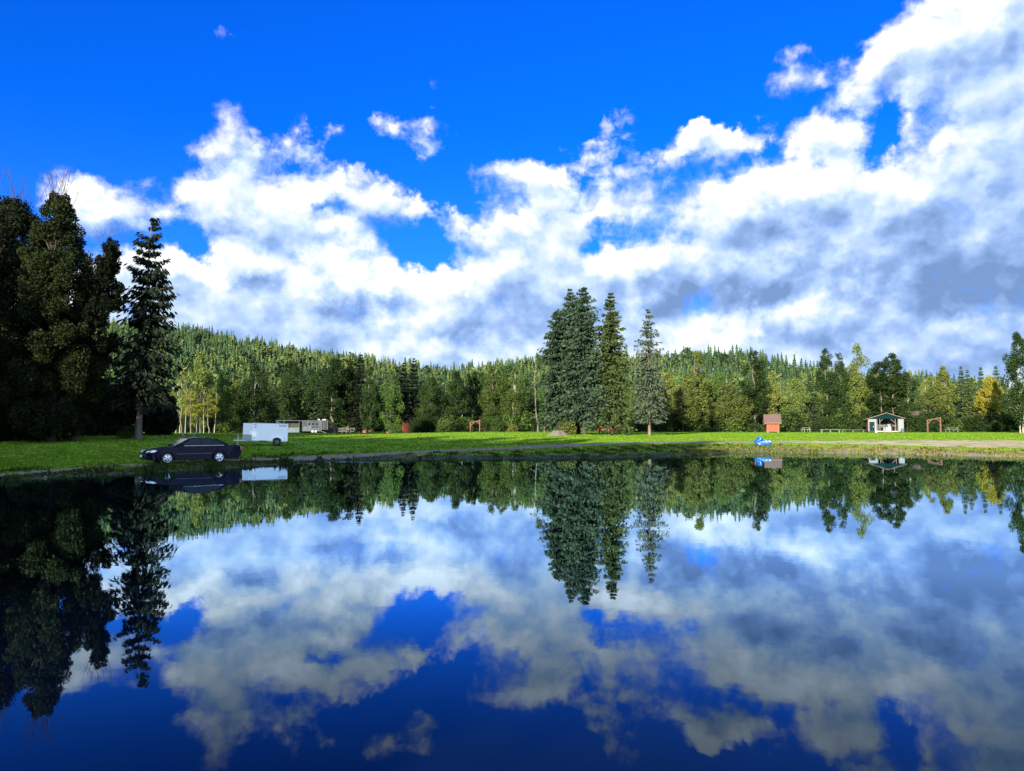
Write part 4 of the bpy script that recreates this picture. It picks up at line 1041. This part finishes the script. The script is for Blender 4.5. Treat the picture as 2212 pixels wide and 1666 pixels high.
red = mat('red_stain', (.20, .036, .018), .75, var=.18, scale=3, stretch=(8, 8, .6))
shingle = mat('brown_shingle', (.068, .042, .038), .9, var=.35, scale=9, bump=.5)
def make_outhouse():
    x, y, z = spot(877.5, 145); o = empty('outhouse', (x, y, z), R(-14), 'tall narrow orange red outhouse in front of the treeline', 'outhouse')
    MB().box(-.52, .52, -.55, .55, .05, 1.94).build('wall', mat('orange_red_stain', (.42, .070, .026), .75, var=.18, scale=3, stretch=(8, 8, .6)), o, .01)
    b = MB()
    for i in range(1, 7): b.box(-.52 + i * .149 - .006, -.52 + i * .149 + .006, -.556, -.548, .06, 1.93)
    b.build('board_seams', dark, o)
    MB().box(-.34, .30, -.585, -.552, .12, 1.76).build('door', mat('orange_door', (.48, .085, .030), .7, var=.15), o)
    MB().box(.2, .25, -.61, -.586, .9, 1.02).build('door_handle', dark, o)
    MB().slab([(-.64, -.74, 2.03), (.64, -.74, 2.03), (.64, .66, 1.95), (-.64, .66, 1.95)], (0, 0, .06)).build('roof', shingle, o)
    MB().tube([(.3, .3, 1.9), (.3, .3, 2.3)], .04, 8).build('vent_pipe', dark, o)
make_outhouse()

def make_shed():
    x, y, z = spot(1669, 128); o = empty('red_shed', (x, y, z), R(-14), 'small red shed with brown shingled overhanging roof near the blue raft', 'shed')
    MB().box(-.92, .92, -.85, .95, .12, 1.62).build('wall', red, o, .01)
    b = MB()
    for s in (-1, 1): b.box(s * .92 - .055, s * .92 + .055, -.875, -.835, .03, 1.55)
    b.build('corner_trim', mat('red_trim', (.22, .05, .028), .7), o)
    for s in (-1, 1): MB().box(s * .80 - .1, s * .80 + .1, -.86, -.5, -.05, .12).build('foundation_block', mat('concrete', (.2, .19, .18), .9), o)
    MB().slab([(-.92, -.85, 1.62), (-.92, .95, 1.62), (-.92, .05, 2.72)], (1.84, 0, 0)).build('gable', mat('dark_red', (.20, .04, .018), .8), o)
    MB().slab([(-1.36, -1.34, 1.50), (1.30, -1.34, 1.50), (1.36, .05, 2.88), (-1.42, .05, 2.88)], (0, .03, .07)).slab([(-1.42, .06, 2.89), (1.36, .06, 2.89), (1.36, 1.4, 1.54), (-1.42, 1.4, 1.54)], (0, .03, .07)).build('roof', shingle, o)
    MB().box(-1.36, 1.30, -1.36, -1.335, 1.45, 1.56).build('eave_board', mat('pale_board', (.12, .095, .085), .8), o)
make_shed()

def make_pavilion():
    x, y, z = spot(1911, 130); o = empty('pavilion', (x, y, z), R(-20), 'open-fronted pavilion with dark green gable and white walls at the meadow edge', 'pavilion')
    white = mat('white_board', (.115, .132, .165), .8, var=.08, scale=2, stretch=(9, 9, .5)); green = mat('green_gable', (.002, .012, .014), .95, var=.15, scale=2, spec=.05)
    timber = mat('pinkish_timber', (.10, .07, .062), .8, var=.25, scale=4, stretch=(1, 1, .4))
    # left room, right room
    l = MB().box(-2.58, -1.36, -1.6, 1.6, .12, 2.18).build('left_room_wall', white, o)
    MB().box(-2.44, -1.66, -1.645, -1.602, .16, 1.72).build('door', mat('teal_door', (.004, .012, .018), .8, spec=.1, var=.2), o)
    MB().box(-2.50, -1.60, -1.635, -1.602, 1.73, 1.85).build('door_lintel', white, o)
    MB().box(-1.86, -1.82, -1.67, -1.646, .85, .97).build('door_handle', chrome, o)
    MB().box(-2.66, -2.582, -1.58, 1.6, .12, 2.16).build('red_side_wall', mat('red_side', (.11, .035, .028), .8, var=.2), o)
    MB().box(1.94, 2.72, -1.6, 1.6, .12, 2.18).build('right_room_wall', white, o)
    f = MB().box(2.08, 2.34, -1.63, -1.602, 1.15, 1.72).build('notice_frame', mat('pale_board', (0, 0, 0)), o)
    MB().box(2.11, 2.31, -1.642, -1.632, 1.46, 1.68).box(2.11, 2.31, -1.642, -1.632, 1.20, 1.42).build('notice', mat('grey_panel', (.13, .16, .18), .6), f)
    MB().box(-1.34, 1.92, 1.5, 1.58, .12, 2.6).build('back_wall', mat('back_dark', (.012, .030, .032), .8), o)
    MB().box(.62, 1.5, 1.40, 1.49, .9, 2.15).build('back_panel', white, o)
    MB().box(-1.30, 1.92, -1.75, 1.5, .06, .22).build('deck', mat('deck_board', (.20, .185, .18), .8, var=.15, scale=3, stretch=(1, 8, 1)), o)
    MB().box(-.35, .95, -2.15, -1.80, -.02, .12).build('step', timber, o)
    for px in (-1.28, -.86, 1.46, 1.88): MB().box(px - .05, px + .05, -1.66, -1.56, .22, 2.18).build('post', timber, o)
    MB().bar((-.82, -1.61, 1.72), (-.42, -1.61, 2.14), .06, .08).bar((1.42, -1.61, 1.55), (.84, -1.61, 2.14), .06, .08).build('knee_brace', timber, o)
    for a0, a1 in ((-.83, -.05), (1.02, 1.42)): MB().box(a0, a1, -1.64, -1.58, 1.02, 1.12).build('counter_rail', mat('pale_board', (0, 0, 0)), o)
    MB().slab([(-2.58, -1.66, 2.20), (2.72, -1.66, 2.20), (2.70, -1.66, 2.26), (.18, -1.66, 3.12), (-2.56, -1.66, 2.26)], (0, .06, 0)).build('gable', green, o)
    MB().slab([(-2.58, 1.55, 2.20), (2.72, 1.55, 2.20), (.18, 1.55, 3.10)], (0, .05, 0)).build('back_gable', green, o)
    MB().slab([(-2.86, -1.95, 2.14), (.18, -1.95, 3.17), (.18, 1.9, 3.17), (-2.86, 1.9, 2.14)], (0, 0, .07)).slab([(.181, -1.95, 3.17), (2.96, -1.95, 2.22), (2.96, 1.9, 2.22), (.181, 1.9, 3.17)], (0, 0, .07)).build('roof', mat('green_metal_roof', (.006, .022, .022), .7, 0, var=.1), o)
    MB().bar((-2.86, -1.965, 2.17), (.18, -1.965, 3.20), .03, .07).bar((.18, -1.965, 3.20), (2.96, -1.965, 2.25), .03, .07).build('fascia', mat('pale_board', (0, 0, 0)), o)
    MB().slab([(-3.25, -.2, 2.02), (-2.70, -.2, 2.30), (-2.70, 1.7, 2.30), (-3.25, 1.7, 2.02)], (0, 0, .06)).build('lean_to_roof', shingle, o)
    zd = z + .22
    # things standing inside and beside it
    ca, sa = math.cos(R(-20)), math.sin(R(-20))
    def rot(dx, dy): return x + dx * ca - dy * sa, y + dx * sa + dy * ca
    def drum(dx, dy, r, h, m, label, name='plastic_drum', cat='drum', zb=zd):
        d = empty(name, (*rot(dx, dy), zb), 0, label, cat)
        MB().tube([(0, 0, 0), (0, 0, h * .08), (0, 0, h * .92), (0, 0, h)], [r * .93, r, r, r * .92], 16).build('barrel', m, d, smooth=False)
        MB().tube([(0, 0, h), (0, 0, h + .03)], r * .6, 12).build('lid', m, d)
        for q in (.3, .65): MB().tube([(0, 0, h * q), (0, 0, h * q + .03)], r * 1.03, 16).build('hoop', m, d)
    pl = mat('white_plastic', (.22, .25, .28), .5, var=.08); bl = mat('pale_blue_plastic', (.10, .14, .2), .5, var=.1)
    drum(.62, -1.2, .30, .72, pl, 'wide white plastic tub standing on the pavilion deck', 'plastic_tub', 'tub')
    drum(.17, -1.25, .14, .62, pl, 'slim white container left of the wide white tub on the pavilion deck', 'water_container', 'container')
    drum(-.17, -1.2, .17, .60, bl, 'pale blue container on the pavilion deck, farthest left of the containers', 'water_container', 'container')
    drum(2.52, -1.95, .24, .62, mat('blue_bin', (.02, .05, .09), .5), 'dark blue rubbish bin beside the right corner of the pavilion', 'rubbish_bin', 'bin', gz(*rot(2.52, -1.95)))
    tb = empty('work_table', (*rot(-.45, -.2), zd), R(-20), 'dark work table with things on it inside the pavilion', 'table')
    MB().box(-.55, .9, -.35, .35, .74, .80).build('tabletop', dark, tb)
    for px, py in ((-.5, -.3), (.85, -.3), (.85, .3), (-.5, .3)): MB().box(px - .03, px + .03, py - .03, py + .03, 0, .74).build('leg', dark, tb)
    gr = empty('cooking_grill', (*rot(1.15, -.6), zd), 0, 'round black covered grill inside the pavilion on the right', 'grill')
    MB().tube([(0, 0, .68), (0, 0, .82), (0, 0, .98), (0, 0, 1.1), (0, 0, 1.18)], [.2, .33, .33, .24, .05], 14).build('bowl', dark, gr, smooth=True)
    for q in (0, 2.1, 4.2): MB().bar((.1 * math.cos(q), .1 * math.sin(q), .7), (.3 * math.cos(q), .3 * math.sin(q), 0), .04, .04).build('leg', dark, gr)
    st = spot(1893, 126); b = empty('white_stone', st, 0, 'small white stone on the grass in front of the pavilion', 'stone')
    MB().tube([(0, 0, -.02), (.01, 0, .10), (0, .01, .20), (0, 0, .25)], [.13, .17, .14, .04], 9).build('rock', white_plate, b, smooth=True)
make_pavilion()

def make_frame(px0, px1, D, h0, h1, label, extra=None):
    a = spot(px0, D); c = spot(px1, D); L = c[0] - a[0]
    o = empty('timber_frame', a, 0, label, 'timber frame')
    w = mat('reddish_timber', (.095, .045, .032), .8, var=.2, scale=4)
    MB().box(-.09, .09, -.09, .09, -.05, h0).build('post', w, o); MB().box(L - .09, L + .09, -.09, .09, -.05, h1).build('post', w, o)
    MB().bar((-.12, 0, h0 + .07), (L + .10, 0, h1 + .07), .16, .16).build('beam', w, o)
    MB().bar((.04, 0, h0 - .55), (.62, 0, h0 + .14), .10, .11).build('knee_brace', w, o); MB().bar((L - .04, 0, h1 - .62), (L - .62, 0, h1 - .16), .10, .11).build('knee_brace', w, o)
    if extra:
        for (dx, dy, h) in extra: MB().box(dx - .08, dx + .08, dy - .08, dy + .08, -.05, h).build('post', w, o)
        MB().bar((L, 0, h1 - .02), (extra[0][0], extra[0][1], extra[0][2] + .05), .1, .12).build('side_beam', mat('dark_beam', (.05, .035, .03), .9), o)
make_frame(1016, 1036, 146, 1.62, 2.05, 'reddish timber lean-to frame with a third post, at the left treeline', [(3.0, 1.5, 1.35)])
make_frame(2004, 2032, 128, 1.90, 2.35, 'reddish timber gate frame with sloping beam right of the pavilion')

def make_cabin():
    x, y, z = spot(1985, 140); o = empty('cabin', (x, y, z), R(-18), 'brown shingle-roofed cabin half hidden by trees right of the pavilion', 'cabin')
    MB().box(-1.0, 1.0, -1.2, 1.2, 0, 2.2).build('wall', mat('brown_log', (.11, .065, .045), .85, var=.3, scale=4, stretch=(.3, .3, 5)), o)
    MB().box(-.3, .35, -1.24, -1.202, .05, 1.8).build('door', dark, o)
    MB().slab([(-1.35, -1.6, 2.0), (1.25, -1.6, 2.0), (1.25, 0, 3.7), (-1.35, 0, 3.7)], (0, .02, .07)).slab([(-1.35, .03, 3.71), (1.25, .03, 3.71), (1.25, 1.6, 2.0), (-1.35, 1.6, 2.0)], (0, .02, .07)).build('roof', mat('tan_shingle', (.050, .033, .027), .9, var=.3, scale=9, bump=.4), o)
    MB().slab([(-1.0, -1.2, 2.2), (-1.0, 1.2, 2.2), (-1.0, 0, 3.6)], (2.0, 0, 0)).build('gable', dark, o)
make_cabin()

# raft
def make_raft():
    D = 71.5; x, y, z = spot(1648, D, 960)
    o = empty('inflatable_raft', (x, y, z + .20), R(8), 'bright blue and white inflatable raft lying tilted at the water edge', 'raft')
    o.rotation_euler = (R(24), R(9), R(6))
    blue = mat('blue_vinyl', (.005, .045, .23), .28, var=.08, spec=.6, coat=.4); wv = mat('white_vinyl', (.22, .28, .34), .35, var=.05, spec=.5); lb = mat('sky_vinyl', (.018, .10, .32), .3, var=.06, spec=.5)
    def ring(a, b, r, zc, n=36, m=12, lift=0):
        bm = bmesh.new(); rows = []
        for i in range(n):
            q = 2 * math.pi * i / n; c = Vector((a * math.cos(q), b * math.sin(q), zc + lift * math.cos(q) ** 4)); nd = Vector((math.cos(q) / a, math.sin(q) / b, 0)).normalized()
            rows.append([bm.verts.new(c + nd * (r * math.cos(2 * math.pi * k / m)) + Vector((0, 0, r * math.sin(2 * math.pi * k / m)))) for k in range(m)])
        for i in range(n):
            for k in range(m): bm.faces.new((rows[i][k], rows[(i + 1) % n][k], rows[(i + 1) % n][(k + 1) % m], rows[i][(k + 1) % m]))
        bmesh.ops.recalc_face_normals(bm, faces=bm.faces)
        me = bpy.data.meshes.new('t'); bm.to_mesh(me); bm.free()
        for p in me.polygons: p.use_smooth = True
        return me
    link('lower_tube', ring(.66, .42, .17, 0), blue, o)
    link('upper_tube', ring(.56, .36, .10, .19), lb, o)
    MB().tube([(0, 0, -.05), (0, 0, .04)], .40, 20).build('floor', wv, o).scale = (1.45, .9, 1)
    bk = MB(); bk.tube([(-.50, -.30, .22), (-.44, -.16, .50), (-.40, 0, .58), (-.44, .16, .50), (-.50, .30, .22)], [.10, .12, .13, .12, .10], 12)
    bk.build('backrest', lb, o, smooth=True)
    MB().slab([(-.45, -.22, .22), (-.45, .22, .22), (-.40, .14, .48), (-.40, -.14, .48)], (.07, 0, .01)).build('back_panel', blue, o)
    MB().tube([(.05, -.24, .16), (.05, .24, .16)], [.12, .12], 12).build('seat', lb, o, smooth=True)
    MB().slab([(-.30, -.33, .29), (.35, -.30, .29), (.30, -.24, .31), (-.28, -.26, .31)], (0, 0, .012)).build('white_band', wv, o)
    MB().tube([(.52, -.12, .27), (.60, 0, .33), (.52, .12, .27)], .025, 8).build('grab_rope', white_plate, o)
make_raft()

def make_gravel_pile():
    D = 99.0; x, y, z = spot(1203, D)
    bm = bmesh.new(); rg = random.Random(4); n, m = 40, 12; top = bm.verts.new((.1, 0, .70)); prev = None; rows = []
    for j in range(1, m + 1):
        t = j / m; row = []
        for i in range(n):
            q = 2 * math.pi * i / n; r = t * (1 + .10 * math.sin(3 * q + 1) + .06 * math.sin(7 * q))
            row.append(bm.verts.new((1.40 * r * math.cos(q) + .1, 1.1 * r * math.sin(q), (.95 * (1 - t) ** .9 * (1 - .35 * math.exp(-(t * 3) ** 2)) + .10 * math.sin(5 * q + 4 * t) * t * (1 - t) * 2) + rg.uniform(-.03, .03) - (.12 if j == m else 0))))
        rows.append(row)
    for i in range(n): bm.faces.new((top, rows[0][i], rows[0][(i + 1) % n]))
    for a, b in zip(rows, rows[1:]):
        for i in range(n): bm.faces.new((a[i], b[i], b[(i + 1) % n], a[(i + 1) % n]))
    bmesh.ops.recalc_face_normals(bm, faces=bm.faces)
    me = bpy.data.meshes.new('gravel_pile'); bm.to_mesh(me); bm.free()
    tag(link('gravel_pile', me, mat('pinkish_gravel', (.085, .070, .068), .95, var=.35, scale=12, bump=.8), None, (x, y, z)), 'low heap of pinkish grey gravel left of the dense spruce clump', 'gravel pile')
make_gravel_pile()

def picnic_table(px, D, L, label, col, group=None, benches=True):
    x, y, z = spot(px, D); o = empty('picnic_table', (x, y, z), 0, label, 'picnic table', group); m = mat('table_' + '%.3f' % col[1], tuple(c * .6 for c in col), .7, var=.2, scale=3, stretch=(.4, 5, 1))
    MB().box(-L / 2, L / 2, -.38, .38, .72, .77).build('tabletop', m, o)
    for s in (-1, 1): MB().box(-L / 2, L / 2, s * .72 - .13, s * .72 + .13, .42, .46).build('seat', m, o)
    for s in (-1, 1):
        px_ = s * L * .36; MB().bar((px_, -.30, .72), (px_, -.66, 0), .09, .06).bar((px_, .30, .72), (px_, .66, 0), .09, .06).bar((px_, -.80, .40), (px_, .80, .40), .06, .09).build('leg_frame', m, o)
def bench(px0, px1, D, label, col, h=.46):
    a = spot(px0, D); c = spot(px1, D); L = c[0] - a[0]; o = empty('bench', a, 0, label, 'bench'); m = mat('bench_' + '%.3f' % col[0], tuple(c * .6 for c in col), .7, var=.2, scale=3, stretch=(.4, 5, 1))
    MB().box(-.1, L + .1, -.18, .18, h, h + .06).build('seat', m, o)
    n = max(2, int(L / 1.3) + 1)
    for i in range(n): MB().box(L * (.06 + .88 * i / (n - 1)) - .05, L * (.06 + .88 * i / (n - 1)) + .05, -.14, .14, 0, h).build('leg', m, o)
picnic_table(412, 76, 1.55, 'green grey picnic table on the lawn behind the dark blue car', (.16, .22, .20))
picnic_table(1303, 112, 1.55, 'dark teal picnic table in the shade under the shaggy spruce', (.020, .060, .060))
bench(1772, 1815, 124, 'long low grey green bench, leftmost of the benches before the pavilion', (.17, .22, .16))
bench(1817, 1868, 124.5, 'long low bench ending just before the pavilion door', (.10, .15, .12), .42)
picnic_table(1741, 133, 1.3, 'small pale picnic table right of the red shed', (.24, .26, .20))
picnic_table(2056, 130, 1.9, 'grey green picnic table right of the right timber frame', (.16, .20, .18 ))
# red things glimpsed at the foot of the trees
def ring_of(px, D, r, h, label):
    x, y, z = spot(px, D); o = empty('fire_ring', (x, y, z), 0, label, 'fire ring'); m = mat('rusty_red', (.12, .038, .022), .85, var=.3, scale=5)
    bm = MB(); bm.tube([(0, 0, -.05), (0, 0, h)], r, 16, False); bm.tube([(0, 0, h), (0, 0, -.05)], r * .9, 16, False); bm.build('ring', m, o)
    bm = MB(); bm.tube([(-r * 1.1, -r * .3, h * .8), (r * .9, r * .2, h * 1.25)], .09, 7); bm.build('log', bark_dark, o)
ring_of(788, 147, .42, .52, 'rusty red fire ring at the end of the rail fence, larger of two')
ring_of(800, 148.5, .34, .50, 'rusty red fire ring touching the larger one by the rail fence')
ring_of(838, 148, .30, .26, 'low rusty red fire ring left of the tall outhouse')
def play_hut():
    x, y, z = spot(1312, 138); o = empty('play_hut', (x, y, z), R(10), 'low orange red hut glimpsed behind the lawn spruces', 'hut')
    MB().box(-1.6, 1.6, -.9, .9, .2, 1.45).build('wall', red, o)
    for px in (-1.2, -.1, 1.0): MB().box(px, px + .4, -.93, -.902, .55, 1.2).build('opening', dark, o)
    MB().slab([(-1.8, -1.1, 1.4), (1.8, -1.1, 1.4), (1.8, 1.1, 1.75), (-1.8, 1.1, 1.75)], (0, 0, .07)).build('roof', shingle, o)
    x, y, z = spot(1343, 135); o = empty('red_cart', (x, y, z), R(5), 'low bright red cart on the grass right of the shaggy spruce trunk', 'cart'); rc = mat('bright_red', (.24, .028, .02), .5)
    MB().slab([(-.8, -.45, .35), (.8, -.45, .35), (.8, .45, .35), (-.8, .45, .35)], (0, 0, .45)).build('tub', rc, o, .03)
    for px in (-.5, .5):
        for s in (-1, 1): MB().disc_y(0, 0, [(.12, -.05), (.2, -.06), (.2, .06), (.12, .05)], 14).build('wheel', rubber, o, loc=(px, s * .48, .2))
    MB().bar((-.8, 0, .5), (-1.35, 0, .85), .05, .05).build('handle', dark, o)
play_hut()
